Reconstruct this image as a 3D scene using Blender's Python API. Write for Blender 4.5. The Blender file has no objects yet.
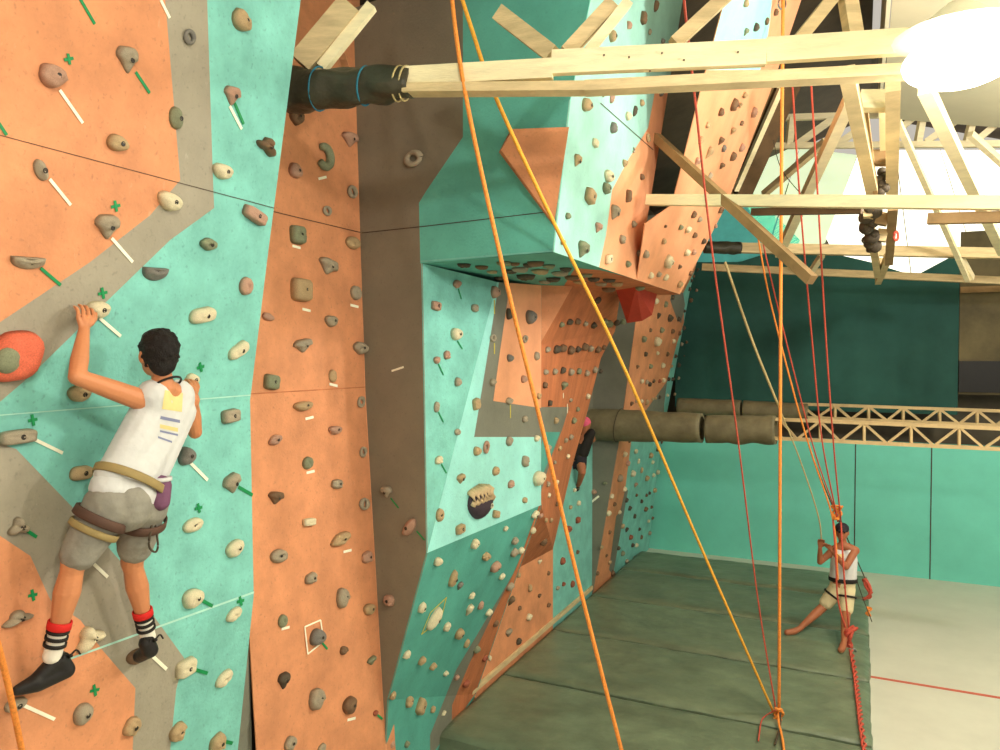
import bpy, bmesh, math, random
from mathutils import Vector, Matrix, noise
from mathutils.geometry import tessellate_polygon
random.seed(7)
sc = bpy.context.scene
COL = sc.collection
V = Vector
# ---------------------------------------------------------------- camera
FPX = 759.0
CAM = V((0, 0, 3.9)); YAW = math.radians(25.4); PITCH = math.radians(1.51)
FW = V((-math.sin(YAW)*math.cos(PITCH), math.cos(YAW)*math.cos(PITCH), -math.sin(PITCH)))
RT = V((math.cos(YAW), math.sin(YAW), 0))
UPV = RT.cross(FW)
cd = bpy.data.cameras.new('camera'); cam = bpy.data.objects.new('camera', cd); COL.objects.link(cam)
cam.location = CAM; cam.rotation_euler = (math.pi/2 - PITCH, 0, YAW)
cd.sensor_width = 36; cd.lens = FPX/1000*36; cd.clip_end = 200
sc.camera = cam
sc.view_settings.view_transform = 'Standard'; sc.view_settings.look = 'None'
sc.view_settings.gamma = 1; sc.view_settings.use_curve_mapping = False
sc.view_settings.exposure = 0.2

def ray(px, py):
    return FW + RT*((px-500)/FPX) + UPV*((375-py)/FPX)
def on_plane(px, py, p, n):
    d = ray(px, py); return CAM + d*((p-CAM).dot(n)/d.dot(n))
def PX(px, py, X): d = ray(px, py); return CAM + d*((X-CAM.x)/d.x)
def PY(px, py, Y): d = ray(px, py); return CAM + d*((Y-CAM.y)/d.y)
def PZ(px, py, Z): d = ray(px, py); return CAM + d*((Z-CAM.z)/d.z)
def pix(p):
    q = p-CAM; t = q.dot(FW); return (500+FPX*q.dot(RT)/t, 375-FPX*q.dot(UPV)/t)
def depth(p): return (p-CAM).dot(FW)

# ---------------------------------------------------------------- materials
def srgb(r, g, b):
    f = lambda c: (c/255/12.92) if c <= 10 else ((c/255+.055)/1.055)**2.4
    return (f(r), f(g), f(b), 1)
MATS = {}
def mat(name, c, rough=.7, var=.12, scale=6, bump=.15, bscale=60, metal=0, emit=None, es=1, spec=.3, scratch=0, streak=None, scuff=0):
    m = bpy.data.materials.new(name); m.use_nodes = True
    nt = m.node_tree; b = nt.nodes['Principled BSDF']; L = nt.links.new
    b.inputs['Roughness'].default_value = rough; b.inputs['Metallic'].default_value = metal
    b.inputs['Specular IOR Level'].default_value = spec
    tc = nt.nodes.new('ShaderNodeTexCoord')
    n = nt.nodes.new('ShaderNodeTexNoise'); n.inputs['Scale'].default_value = scale
    n.inputs['Detail'].default_value = 6; n.inputs['Roughness'].default_value = .65
    src = tc.outputs['Object']
    if streak:
        mp = nt.nodes.new('ShaderNodeMapping'); mp.inputs['Scale'].default_value = streak
        L(src, mp.inputs['Vector']); src = mp.outputs['Vector']
    L(src, n.inputs['Vector'])
    r = nt.nodes.new('ShaderNodeValToRGB'); r.color_ramp.elements[0].position = .3; r.color_ramp.elements[1].position = .7
    r.color_ramp.elements[0].color = tuple(c[i]*(1-var) for i in range(3))+(1,)
    r.color_ramp.elements[1].color = tuple(min(1, c[i]*(1+var)) for i in range(3))+(1,)
    L(n.outputs['Fac'], r.inputs['Fac']); out = r.outputs['Color']
    if scratch:
        n2 = nt.nodes.new('ShaderNodeTexNoise'); n2.inputs['Scale'].default_value = 45; n2.inputs['Detail'].default_value = 3
        L(tc.outputs['Object'], n2.inputs['Vector'])
        r2 = nt.nodes.new('ShaderNodeValToRGB'); r2.color_ramp.elements[0].position = .60; r2.color_ramp.elements[1].position = .78
        L(n2.outputs['Fac'], r2.inputs['Fac'])
        mx = nt.nodes.new('ShaderNodeMixRGB'); mx.blend_type = 'MIX'
        ml = nt.nodes.new('ShaderNodeMath'); ml.operation = 'MULTIPLY'; ml.inputs[1].default_value = scratch
        L(r2.outputs['Color'], ml.inputs[0]); L(ml.outputs[0], mx.inputs['Fac'])
        L(out, mx.inputs['Color1']); mx.inputs['Color2'].default_value = tuple(c[i]*.45+.02 for i in range(3))+(1,)
        out = mx.outputs['Color']
    if scuff:
        mp2 = nt.nodes.new('ShaderNodeMapping'); mp2.inputs['Scale'].default_value = (1.6,1.6,.7); mp2.inputs['Rotation'].default_value = (.5,.2,.3)
        L(tc.outputs['Object'], mp2.inputs['Vector'])
        n3 = nt.nodes.new('ShaderNodeTexNoise'); n3.inputs['Scale'].default_value = 14; n3.inputs['Detail'].default_value = 8; n3.inputs['Roughness'].default_value = .75
        L(mp2.outputs['Vector'], n3.inputs['Vector'])
        r3 = nt.nodes.new('ShaderNodeValToRGB'); r3.color_ramp.elements[0].position = .62; r3.color_ramp.elements[1].position = .72
        L(n3.outputs['Fac'], r3.inputs['Fac'])
        mx3 = nt.nodes.new('ShaderNodeMixRGB'); ml3 = nt.nodes.new('ShaderNodeMath'); ml3.operation = 'MULTIPLY'; ml3.inputs[1].default_value = scuff
        L(r3.outputs['Color'], ml3.inputs[0]); L(ml3.outputs[0], mx3.inputs['Fac'])
        L(out, mx3.inputs['Color1']); mx3.inputs['Color2'].default_value = tuple(min(.85, c[i]*1.25+.12) for i in range(3))+(1,)
        out = mx3.outputs['Color']
    L(out, b.inputs['Base Color'])
    if bump:
        bn = nt.nodes.new('ShaderNodeTexNoise'); bn.inputs['Scale'].default_value = bscale; bn.inputs['Detail'].default_value = 4
        L(src, bn.inputs['Vector'])
        bp = nt.nodes.new('ShaderNodeBump'); bp.inputs['Strength'].default_value = bump; bp.inputs['Distance'].default_value = .02
        L(bn.outputs['Fac'], bp.inputs['Height']); L(bp.outputs['Normal'], b.inputs['Normal'])
    if emit:
        b.inputs['Emission Color'].default_value = emit; b.inputs['Emission Strength'].default_value = es
    MATS[name] = m; return m
M = MATS
TEAL = srgb(120,188,176); ORNG = srgb(208,140,98); GREY = srgb(154,146,128)
mat('teal', TEAL, scratch=.6, scale=4, var=.2, scuff=.25); mat('orange', ORNG, scratch=.5, scale=3.5, var=.18, scuff=.35)
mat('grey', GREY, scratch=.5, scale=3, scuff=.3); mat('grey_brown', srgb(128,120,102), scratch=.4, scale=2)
mat('shaded_teal', srgb(84,160,146), scale=2, scratch=.35, var=.2); mat('block_teal', srgb(100,184,168), scale=2, scratch=.35, var=.15); mat('lit_teal', srgb(150,216,208), scratch=.4, scale=3); mat('bright_lit_teal', srgb(156,208,196), scratch=.25, scale=3)  # deep teal has shade put in; pale and white teals have lamplight
mat('rust', srgb(186,112,72), scale=2, var=.25, scratch=.2, streak=(3,3,.5)); mat('dull_grey', srgb(118,118,104), scale=3, scratch=.3)  # rust is the orange with the overhang's shade put in
mat('salmon', srgb(226,158,116), scale=2.5, scratch=.15)
mat('seam', srgb(70,50,40), bump=0); mat('pale_seam', srgb(170,215,200), bump=0)
mat('timber', srgb(205,182,138), scale=4, var=.2, streak=(1,1,6), bump=.25, bscale=25)
mat('pale_timber', srgb(236,222,180), scale=4, var=.12, streak=(1,1,6), bump=.2, bscale=25)
mat('brown_timber', srgb(150,120,80), scale=4, var=.25, bump=.2, bscale=25)
mat('dark_timber', srgb(92,70,46), scale=4, var=.25, bump=.2)
mat('steel', srgb(190,165,120), rough=.5, bump=0, var=.15)
mat('tarp', srgb(62,58,44), rough=.45, scale=5, var=.35, bump=.5, bscale=14)
mat('tarp_light', srgb(112,104,78), rough=.6, scale=5, var=.25, bump=.4, bscale=14)
mat('mat_green', srgb(104,116,92), rough=.4, scale=2.2, var=.3, bump=.8, bscale=5, spec=.5, scratch=.3, streak=(1,1.4,1), scuff=.3)
mat('floor', srgb(204,202,186), rough=.5, scale=1.2, var=.07, bump=.03, spec=.4)
mat('volume_red', srgb(170,58,40)); mat('red_paint', srgb(190,95,75), bump=0)
mat('wall_teal', srgb(112,204,186), scale=1.5, var=.07, scratch=.12, bump=.05)
mat('shade_backdrop', srgb(40,84,76), scale=.5, var=.35, bump=.2, bscale=.8, rough=.8)  # teal darkened to stand in for an unlit area
mat('olive', srgb(96,86,58), scale=1.5, var=.35, bump=.4, bscale=3)
mat('black', srgb(18,16,14), rough=.5, bump=0); mat('dark_wall', srgb(96,88,72), scale=2, var=.2)
mat('roof_brown', srgb(84,70,52), scale=2, var=.3); mat('cream_or_glare', srgb(226,220,190), scale=1, var=.06)
mat('sheet_white', srgb(240,240,220), emit=(1,.98,.84,1), es=1.25, bump=0)
mat('sheet_green', srgb(190,205,160), emit=(.72,.84,.56,1), es=.8, bump=0)
mat('sheet_teal', srgb(90,190,180), emit=(.1,.4,.36,1), es=.25, bump=0)
mat('lamp_glass_and_glare', srgb(255,250,230), emit=(1,.95,.78,1), es=5, bump=0)
mat('tape_green', srgb(20,135,75), bump=0, rough=.5); mat('tape_white', srgb(245,240,215), bump=0, rough=.5, emit=None)
mat('tape_yellow', srgb(205,190,80), bump=0)
mat('bolt', srgb(45,38,30), bump=0, rough=.4)
for nm, c in dict(stone=(158,146,124), tan=(176,150,112), brown=(118,92,68), pink=(178,140,118), cream=(214,202,168),
                  moss=(128,132,104), slate=(120,116,108), red=(150,84,62), coral=(214,104,76), darkst=(84,74,60)).items():
    mat('hold_'+nm, srgb(*c), scale=30, var=.25, bump=.35, bscale=90, rough=.75)
mat('skin', srgb(198,130,88), scale=8, var=.06, bump=.05, rough=.5); mat('skin_tan', srgb(160,98,66), scale=8, var=.08, bump=0, rough=.5)
mat('hair', srgb(22,16,13), bump=.6, bscale=160, rough=.6)
mat('vest', srgb(206,206,204), scale=10, var=.06, bump=.4, bscale=12); mat('print_yellow', srgb(226,206,140), bump=0)
mat('print_blue', srgb(130,135,165), bump=0)
mat('shorts', srgb(138,134,122), scale=12, var=.15, bump=.3, bscale=25); mat('khaki', srgb(214,200,158), scale=10, var=.08, bump=.3, bscale=25)
mat('strap_tan', srgb(150,130,84), bump=.1); mat('strap_brown', srgb(84,60,48), bump=.1)
mat('strap_black', srgb(32,28,24), bump=.1); mat('purple', srgb(112,72,98), bump=.3, bscale=40)
mat('shoe', srgb(34,32,30), rough=.5, bump=.1); mat('sock_white', srgb(236,230,214), bump=.1); mat('sock_red', srgb(205,35,30), bump=.1)
mat('rope_orange', srgb(232,140,60), scale=60, var=.25, bump=.3, bscale=120); mat('rope_yellow', srgb(232,166,58), scale=60, var=.2)
mat('rope_red', srgb(186,78,60), scale=60, var=.25); mat('rope_pale', srgb(176,158,110), scale=60, var=.2)
mat('rope_dark', srgb(70,60,46), scale=60, var=.3); mat('metal', srgb(150,150,150), metal=1, rough=.35, bump=0)
mat('blue_cord', srgb(40,110,130), bump=0); mat('pink_cloth', srgb(220,90,120), bump=0); mat('navy', srgb(40,36,44), bump=.2)
mat('monster_dark', srgb(66,54,62), scale=20, var=.2); mat('monster_cream', srgb(205,178,138), scale=20, var=.2)

# ---------------------------------------------------------------- object helpers
def link(name, me, parent=None):
    o = bpy.data.objects.new(name, me); COL.objects.link(o)
    if parent: o.parent = parent
    return o
def tag(o, label=None, cat=None, group=None, kind=None):
    if label: o['label'] = label
    if cat: o['category'] = cat
    if group: o['group'] = group
    if kind: o['kind'] = kind
    return o
def empty(name, loc, label, cat, group=None):
    o = bpy.data.objects.new(name, None); COL.objects.link(o); o.location = loc; o.empty_display_size = .1
    return tag(o, label, cat, group)
def mesh_from(bm, name, mats, smooth=False):
    me = bpy.data.meshes.new(name); bm.normal_update(); bm.to_mesh(me); bm.free()
    for m in mats: me.materials.append(M[m] if isinstance(m, str) else m)
    if smooth:
        for p in me.polygons: p.use_smooth = True
    return me
def world_child(o, parent):
    """parent while keeping world-space mesh coordinates (parent only translated)"""
    o.parent = parent; o.matrix_parent_inverse = Matrix.Translation(parent.location).inverted(); return o
def bar_bm(bm, a, b, w, h, up=V((0,0,1)), mi=0, bev=.0):
    a = V(a); b = V(b); d = (b-a).normalized()
    s = d.cross(up)
    if s.length < 1e-3: s = d.cross(V((0,1,0)))
    s.normalize(); u = s.cross(d)
    vs = []
    for p in (a, b):
        for i, j in ((-1,-1),(1,-1),(1,1),(-1,1)):
            vs.append(bm.verts.new(p + s*(i*w/2) + u*(j*h/2)))
    fs = [(0,3,2,1),(4,5,6,7),(0,1,5,4),(1,2,6,5),(2,3,7,6),(3,0,4,7)]
    for f in fs:
        ff = bm.faces.new([vs[k] for k in f]); ff.material_index = mi
def tube_bm(bm, pts, r, seg=8, mi=0, r2=None, cap=True):
    pts = [V(p) for p in pts]; n = len(pts); rings = []
    ref = V((0,0,1))
    for i, p in enumerate(pts):
        d = (pts[min(i+1,n-1)] - pts[max(i-1,0)]).normalized()
        s = d.cross(ref)
        if s.length < .05: s = d.cross(V((0,1,0)))
        s.normalize(); u = s.cross(d)
        rr = r if r2 is None else r + (r2-r)*i/(n-1)
        if callable(r): rr = r(i/(n-1))
        rings.append([bm.verts.new(p + (s*math.cos(2*math.pi*k/seg)+u*math.sin(2*math.pi*k/seg))*rr) for k in range(seg)])
    for i in range(n-1):
        for k in range(seg):
            f = bm.faces.new((rings[i][k], rings[i][(k+1)%seg], rings[i+1][(k+1)%seg], rings[i+1][k])); f.material_index = mi; f.smooth = True
    if cap:
        bm.faces.new(rings[0][::-1]).material_index = mi; bm.faces.new(rings[-1]).material_index = mi
def bez(pts, n=8):
    """Catmull-Rom through points"""
    pts = [V(p) for p in pts]; P = [pts[0]*2-pts[1]] + pts + [pts[-1]*2-pts[-2]]; out = []
    for i in range(1, len(P)-2):
        for k in range(n):
            t = k/n; a, b, c, d = P[i-1:i+3]
            out.append(.5*((2*b)+(c-a)*t+(2*a-5*b+4*c-d)*t*t+(3*b-a-3*c+d)*t**3))
    out.append(pts[-1]); return out
def solid(name, pts, mats, parent=None):
    """closed convex hull solid"""
    bm = bmesh.new()
    for p in pts: bm.verts.new(p)
    bmesh.ops.convex_hull(bm, input=bm.verts)
    bmesh.ops.delete(bm, geom=[v for v in bm.verts if not v.link_faces], context='VERTS')
    bmesh.ops.recalc_face_normals(bm, faces=bm.faces)
    me = mesh_from(bm, name, mats); return link(name, me, parent)
def box(bm, lo, hi, mi=0):
    bmesh_v = [bm.verts.new((x, y, z)) for x in (lo[0],hi[0]) for y in (lo[1],hi[1]) for z in (lo[2],hi[2])]
    for f in ((0,1,3,2),(4,6,7,5),(0,4,5,1),(2,3,7,6),(0,2,6,4),(1,5,7,3)):
        bm.faces.new([bmesh_v[k] for k in f]).material_index = mi

# ---------------------------------------------------------------- facets and paint
class Facet:
    def __init__(s, pts, mat):
        s.p = [V(p) for p in pts]; s.mat = mat
        n = V((0,0,0))
        for i in range(len(s.p)):
            a, b = s.p[i], s.p[(i+1)%len(s.p)]; n += a.cross(b)
        n.normalize()
        if n.dot(CAM - s.p[0]) < 0: n = -n; s.p.reverse()
        s.n = n; s.o = s.p[0]; s.px = [pix(q) for q in s.p]; s.layer = 0
        a = sum(s.px[i][0]*s.px[(i+1)%len(s.px)][1]-s.px[(i+1)%len(s.px)][0]*s.px[i][1] for i in range(len(s.px)))
        s.sg = 1 if a > 0 else -1
    def inside(s, x, y, tol=0):
        for i in range(len(s.px)):
            a, b = s.px[i], s.px[(i+1)%len(s.px)]
            c = ((b[0]-a[0])*(y-a[1])-(b[1]-a[1])*(x-a[0]))*s.sg
            if c < -tol*math.hypot(b[0]-a[0], b[1]-a[1]): return False
        return True
    def hit(s, x, y): return on_plane(x, y, s.o, s.n)
    def clip(s, poly):
        out = list(poly)
        for i in range(len(s.px)):
            a, b = s.px[i], s.px[(i+1)%len(s.px)]
            f = lambda q: ((b[0]-a[0])*(q[1]-a[1])-(b[1]-a[1])*(q[0]-a[0]))*s.sg
            res = []
            for k in range(len(out)):
                p, q = out[k], out[(k+1)%len(out)]; fp, fq = f(p), f(q)
                if fp >= 0: res.append(p)
                if (fp >= 0) != (fq >= 0):
                    t = fp/(fp-fq); res.append((p[0]+(q[0]-p[0])*t, p[1]+(q[1]-p[1])*t))
            out = res
            if len(out) < 3: return []
        return out
class Section:
    def __init__(s, name, facets, thick=.008):
        s.name = name; s.f = facets; s.thick = thick; s.paint = []
    def add_paint(s, poly, m, layer=1, only=None): s.paint.append((poly, m, layer, only))
    def line(s, a, b, w, m, layer=3):
        d = V((b[0]-a[0], b[1]-a[1])).normalized(); n = V((-d.y, d.x))*w/2
        s.add_paint([(a[0]+n.x,a[1]+n.y),(b[0]+n.x,b[1]+n.y),(b[0]-n.x,b[1]-n.y),(a[0]-n.x,a[1]-n.y)], m, layer)
    def pick(s, x, y):
        for f in s.f:
            if f.inside(x, y): return f
        best = None
        for tol in (2, 5, 10, 25, 60):
            for f in s.f:
                if f.inside(x, y, tol): return f
        return s.f[0]
    def build(s, label, cat='climbing wall'):
        names = []; 
        def mi(m):
            if m not in names: names.append(m)
            return names.index(m)
        bm = bmesh.new()
        for f in s.f:
            k = mi(f.mat); n = len(f.p)
            fr = [bm.verts.new(p) for p in f.p]; bk = [bm.verts.new(p - f.n*s.thick) for p in f.p]
            bm.faces.new(fr).material_index = k; bm.faces.new(bk[::-1]).material_index = k
            for i in range(n):
                bm.faces.new((fr[i], bk[i], bk[(i+1)%n], fr[(i+1)%n])).material_index = k
        for poly, m, layer, only in s.paint:
            k = mi(m)
            for idx, f in enumerate(s.f):
                if only is not None and idx not in only: continue
                c = f.clip(poly)
                if len(c) < 3: continue
                P = [f.hit(*q) + f.n*(.0012*layer) for q in c]
                # drop duplicates
                Q = [P[0]]
                for q in P[1:]:
                    if (q-Q[-1]).length > 1e-5: Q.append(q)
                if len(Q) < 3: continue
                vs = [bm.verts.new(q) for q in Q]
                for t in tessellate_polygon([Q]):
                    try:
                        ff = bm.faces.new([vs[i] for i in t]); ff.normal_update()
                        if ff.normal.dot(f.n) < 0: ff.normal_flip()
                        ff.material_index = k
                    except ValueError: pass
        bmesh.ops.delete(bm, geom=[v for v in bm.verts if not v.link_faces], context='VERTS')
        o = link(s.name, mesh_from(bm, s.name, names)); tag(o, label, cat); s.obj = o; return o

# ================================================================ CLIMBING WALL GEOMETRY
dA = -.0566
AZ = [(0,-3.66),(1.5,-3.42),(2.45,-3.285),(3.63,-3.3),(4.45,-3.16),(5.9,-2.9),(7.6,-2.6)]
def A(Y, i): return V((AZ[i][1] + dA*(Y-3.46), Y, AZ[i][0]))
SA = Section('climbing_wall_panel', [Facet([A(1.2,i), A(3.46,i), A(3.46,i+1), A(1.2,i+1)], 'teal') for i in range(len(AZ)-1)], .03)
SA.add_paint([(-300,-200),(158,-200),(165,0),(180,180),(150,215),(90,262),(0,322),(-300,520)], 'orange')
SA.add_paint([(158,-200),(207,-200),(207,0),(213,185),(214,208),(170,240),(110,298),(30,376),(-80,470),(-300,600),(-300,520),(0,322),(90,262),(150,215),(180,180),(165,0)], 'grey')
SA.add_paint([(-300,380),(-60,440),(0,444),(16,449),(75,510),(128,570),(155,618),(184,658),(176,690),(165,800),(-300,1000)], 'grey')
SA.add_paint([(-300,480),(-60,510),(0,536),(30,556),(50,600),(80,620),(102,650),(135,688),(130,800),(-300,1000)], 'orange', 2)
SA.line((-50,122),(285,211),.7,'seam'); SA.line((-50,419),(250,395),1.2,'pale_seam'); SA.line((60,662),(254,592),2,'pale_seam')
# B: orange column
def CP(s, z): return V((-3.7+.99*s, 5.19-.144*s, z))
CN = V((-.144,-.99,0)).normalized(); CO = CP(0,0)
def onC(px, py): return on_plane(px, py, CO, CN)
BZ = [(0,-3.45),(.8,-3.5),(3.6,-3.7),(7.6,-3.84)]
SB = Section('climbing_wall_panel', [Facet([V((BZ[i][1],3.74,BZ[i][0])), V((BZ[i][1],5.3,BZ[i][0])), V((BZ[i+1][1],5.3,BZ[i+1][0])), V((BZ[i+1][1],3.74,BZ[i+1][0]))], 'orange') for i in range(3)])
SB.line((262,209),(362,233),.7,'seam'); SB.line((248,394),(366,387),1,'rust')
SB.line((358,40),(365,390),1.6,'salmon'); SB.line((365,390),(375,560),1.6,'salmon'); SB.line((375,560),(386,752),1.6,'salmon')
SR = Section('climbing_wall_panel', [Facet([A(3.44,i)-V((.035,0,0)), V((-3.58-.02*i,3.76,AZ[i][0])), V((-3.58-.02*(i+1),3.76,AZ[i+1][0])), A(3.44,i+1)-V((.035,0,0))], 'dull_grey') for i in range(3)])  # grey panel added to fill the shadowed gap beside panel A
# C: grey recess and D: teal block front
c_lt = onC(422,262); e0 = onC(553.5,252); zU = e0.z
c_lt = V((c_lt.x, c_lt.y, zU))
c_mid = onC(427,553); c_low = onC(388,700); c_bot = CP(.16, 0)
e1 = onC(570,100); e1b = onC(606,-80)
SC = Section('climbing_wall_panel', [
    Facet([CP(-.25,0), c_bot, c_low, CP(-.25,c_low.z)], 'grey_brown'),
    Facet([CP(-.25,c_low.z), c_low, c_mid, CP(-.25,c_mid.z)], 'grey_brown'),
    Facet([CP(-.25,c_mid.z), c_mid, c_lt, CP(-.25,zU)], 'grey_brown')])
SD = Section('climbing_wall_panel', [
    Facet([CP(-.25,zU), e0, e1, CP(-.25,e1.z)], 'block_teal'),
    Facet([CP(-.25,e1.z), e1, e1b, CP(-.25,e1b.z)], 'block_teal')])
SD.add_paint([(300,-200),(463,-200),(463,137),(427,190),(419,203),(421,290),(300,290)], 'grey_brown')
SD.line((362,233),(419,227),.8,'seam'); SD.line((419,227),(556,211),.8,'seam')
SD.line((421,261.5),(553,251),1.5,'teal')
# E: lit side of the block, lamplight put into its teal
Xb = e0.x
def onU(px, py): return PZ(px, py, zU)
e3 = V((Xb, PX(637,281,Xb).y, zU)); tip = V((Xb, PX(680,293,Xb).y, zU))
EN = (e1-e0).cross(e3-e0).normalized()
onE = lambda x, y: on_plane(x, y, e0, EN)
SE = Section('climbing_wall_panel', [Facet([e0, e3, onE(652,190), e1], 'bright_lit_teal'), Facet([e1, onE(652,190), onE(686,-20), onE(693,-80), onE(606,-80)], 'bright_lit_teal')])
SE.add_paint([(596,281),(606,235),(612,190),(628,160),(648,128),(655,90),(700,90),(660,310),(600,300)], 'salmon')
SE.line((600,103),(653,150),.8,'seam')
# F: steep salmon face
f_tr = PY(771,90,tip.y); FN = (tip-e3).cross(f_tr-tip).normalized()
onF = lambda x, y: on_plane(x, y, tip, FN)
SF = Section('climbing_wall_panel', [
    Facet([e3, tip, onF(727,204), onF(672,205), onF(645,224)], 'salmon'),
    Facet([onF(672,205), onF(727,204), f_tr, onF(702,86)], 'salmon'),
    Facet([onF(702,86), f_tr, onF(808,-20), onF(730,-20)], 'salmon')])
SF.add_paint([(700,70),(702,40),(730,-30),(775,-30),(770,20),(765,55),(760,70)], 'lit_teal')
# underside, shade put into its teal
def Zp(x, y): return V((x, y, zU))
SU = Section('climbing_wall_panel', [Facet([c_lt, e0, e3, tip, Zp(-3.0, tip.y+.02), Zp(-3.78, tip.y), Zp(-3.78, 5.25)], 'shaded_teal')])
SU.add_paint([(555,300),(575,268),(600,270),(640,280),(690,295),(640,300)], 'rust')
# H: teal upright box face
h_br = V((-2.96, PX(541,505,-2.96).y, 0)); h_br.z = PX(541,505,-2.96).z
h_tr = V((h_br.x, h_br.y, zU)); HN = (h_br-c_mid).cross(h_tr-h_br).normalized()
onH = lambda x, y: on_plane(x, y, c_mid, HN)
h_m = onH(495,284)
SH = Section('climbing_wall_panel', [Facet([c_mid, h_br, h_tr, onH(497,282)], 'teal'), Facet([c_lt, c_mid, onH(497,282)], 'teal')])
SH.add_paint([(500,275),(541,275),(541,437),(474,437),(485,370)], 'dull_grey', 1)
SH.add_paint([(511,275),(541,275),(541,408),(493,401),(500,350)], 'salmon', 2)
SH.add_paint([(427,553),(455,430),(474,437),(541,437),(541,506)], 'lit_teal', 1, only=[0])  # lighter teal on the lit facet only; light put into the colour
SH.add_paint([(455,430),(497,282),(500,275),(485,370),(474,437)], 'lit_teal', 1, only=[0])
# J: lower overhang, its shade put into the teal
X0 = -3.8
q1 = PX(475,694,X0); q2 = PX(518,568,X0); q3 = PX(553,549,X0); q3 = V((X0,q3.y,q3.z)); j0 = V((X0, 5.2, 0))
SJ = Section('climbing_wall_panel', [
    Facet([c_mid, c_low, h_br], 'shaded_teal'), Facet([c_low, c_bot, q1], 'shaded_teal'), Facet([c_low, q1, h_br], 'shaded_teal'),
    Facet([c_bot, V((X0,5.6,-.02)), V((X0,7.0,-.02)), q1], 'shaded_teal'),
    Facet([h_br, q1, q2], 'shaded_teal'), Facet([h_br, q2, q3], 'rust')])
SJ.add_paint([(545,500),(513,574),(488,616),(456,670),(430,735),(430,800),(520,800),(570,560),(560,530)], 'dull_grey', 1)
SJ.add_paint([(548,480),(517,566),(490,620),(469,664),(452,705),(450,800),(540,800),(580,560)], 'rust', 2)
# I: rust overhang with rows of holds, its shade put into the orange
YI = q3.y
ir = [q3, PY(572,467,YI), PY(588,409,YI), PY(601,358,YI), PY(615,331,YI), PY(640,290,YI)]
ir[5] = V((ir[5].x, YI-.9, zU))
il = [h_br] + [V((onH(541,y).x-.02, h_br.y, onH(541,y).z)) for y in (437,400,372,345)]
m_top = V((PZ(573,286,zU).x, PZ(573,286,zU).y, zU))
fI = []
NC, NRW = 6, 2
for i in range(4):
    def bl(u, v): return (il[i].lerp(il[i+1], v)).lerp(ir[i].lerp(ir[i+1], v), u)
    for a_ in range(NC):
        for b_ in range(NRW):
            u0, u1, v0, v1 = a_/NC, (a_+1)/NC, b_/NRW, (b_+1)/NRW
            P00, P10, P11, P01 = bl(u0,v0), bl(u1,v0), bl(u1,v1), bl(u0,v1)
            fI += [Facet([P00, P10, P11], 'rust'), Facet([P00, P11, P01], 'rust')]
fI += [Facet([il[4], ir[4], m_top], 'rust'), Facet([m_top, ir[4], ir[5]], 'rust'), Facet([il[4], m_top, h_tr], 'orange')]
SI = Section('climbing_wall_panel', fI)
SI.add_paint([(541,407),(569,407),(562,430),(552,455),(541,492)], 'dull_grey', 1)
SI.add_paint([(545,432),(560,432),(551,455),(541,478),(541,445)], 'shaded_teal', 2)
# L, K: upright base walls
SL = Section('climbing_wall_panel', [Facet([V((X0,5.3,0)), V((X0,q3.y,0)), q3, q2, V((X0,6.2,.05))], 'orange')])
SL = Section('climbing_wall_panel', [Facet([q1, V((X0,q1.y,0)), V((X0,q3.y,0)), q3, q2], 'orange')])
SK = Section('climbing_wall_panel', [Facet([V((X0,q3.y,0)), V((X0,11.4,0)), V((X0,11.4,4.9)), V((X0,q3.y,4.9))], 'teal')])
SK.add_paint([(540,300),(600,300),(600,440),(540,440)], 'dull_grey')
# G: grey pillar, F2: far wall
YG = 11.4; YR = 14.95
Lp = [V((X0,YG,0)), PY(618,450,YG), PY(636,320,YG), PY(648,262,YG), PY(656,215,YG)]
Rp = [V((X0,YR,0)), PY(660,450,YR), PY(690,290,YR), PY(704,232,YR), PY(714,185,YR)]
SG = Section('climbing_wall_panel', [Facet([V((X0-.05,YG,a.z)), a, b, V((X0-.05,YG,b.z))], 'dull_grey') for a, b in zip(Lp[:4], Lp[1:])])
SG.line((582,412),(623,412),1,'seam')
f2 = []
for i in range(4):
    f2 += [Facet([Lp[i], Rp[i], Rp[i+1]], 'orange'), Facet([Lp[i], Rp[i+1], Lp[i+1]], 'orange')]
S2 = Section('climbing_wall_panel', f2)
S2.add_paint([(706,200),(696,268),(683,293),(684,323),(677,343),(667,381),(664,405),(664,440),(632,435),(625,490),(620,520),(610,585),(600,620),(700,620),(760,200)], 'teal', 1)
S2.add_paint([(683,293),(672,290),(670,300),(677,320),(681,323),(685,305)], 'dull_grey', 2)
S2.add_paint([(672,376),(662,388),(646,410),(640,436),(632,435),(664,440),(664,405),(667,381)], 'dull_grey', 2)
S2.add_paint([(625,490),(620,512),(616,516),(609,570),(613,575),(620,535),(628,490)], 'dull_grey', 2)
for S_, l_ in ((SA,'large left climbing panel painted orange, grey and teal behind the near climber'),
               (SB,'tall orange column of climbing wall right of the near climber'),
               (SC,'narrow grey-brown upright strip of wall right of the orange column'),
               (SD,'big plain teal and grey front face of the protruding upper block'),
               (SE,'brightly lit teal side of the protruding block with salmon edge'),
               (SF,'steep salmon overhanging face covered in holds, right of the block'),
               (SU,'shaded teal underside of the protruding block, studded with holds'),
               (SH,'upright teal face under the block with painted grey and salmon rectangle'),
               (SJ,'shaded teal lower overhang sloping down to the mats'),
               (SI,'shaded orange overhanging face with rows of holds under the block'),
               (SL,'plain orange triangular base panel standing on the edge of the mats'),
               (SK,'narrow upright teal panel between the orange triangle and grey pillar'),
               (SR,'narrow grey strip added for the shadowed gap, bottom right of the left panel'),
               (SG,'narrow grey pillar rising behind the wrapped beam'),
               (S2,'farthest orange and teal climbing wall beside the back wall')):
    S_.build(l_)
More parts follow.
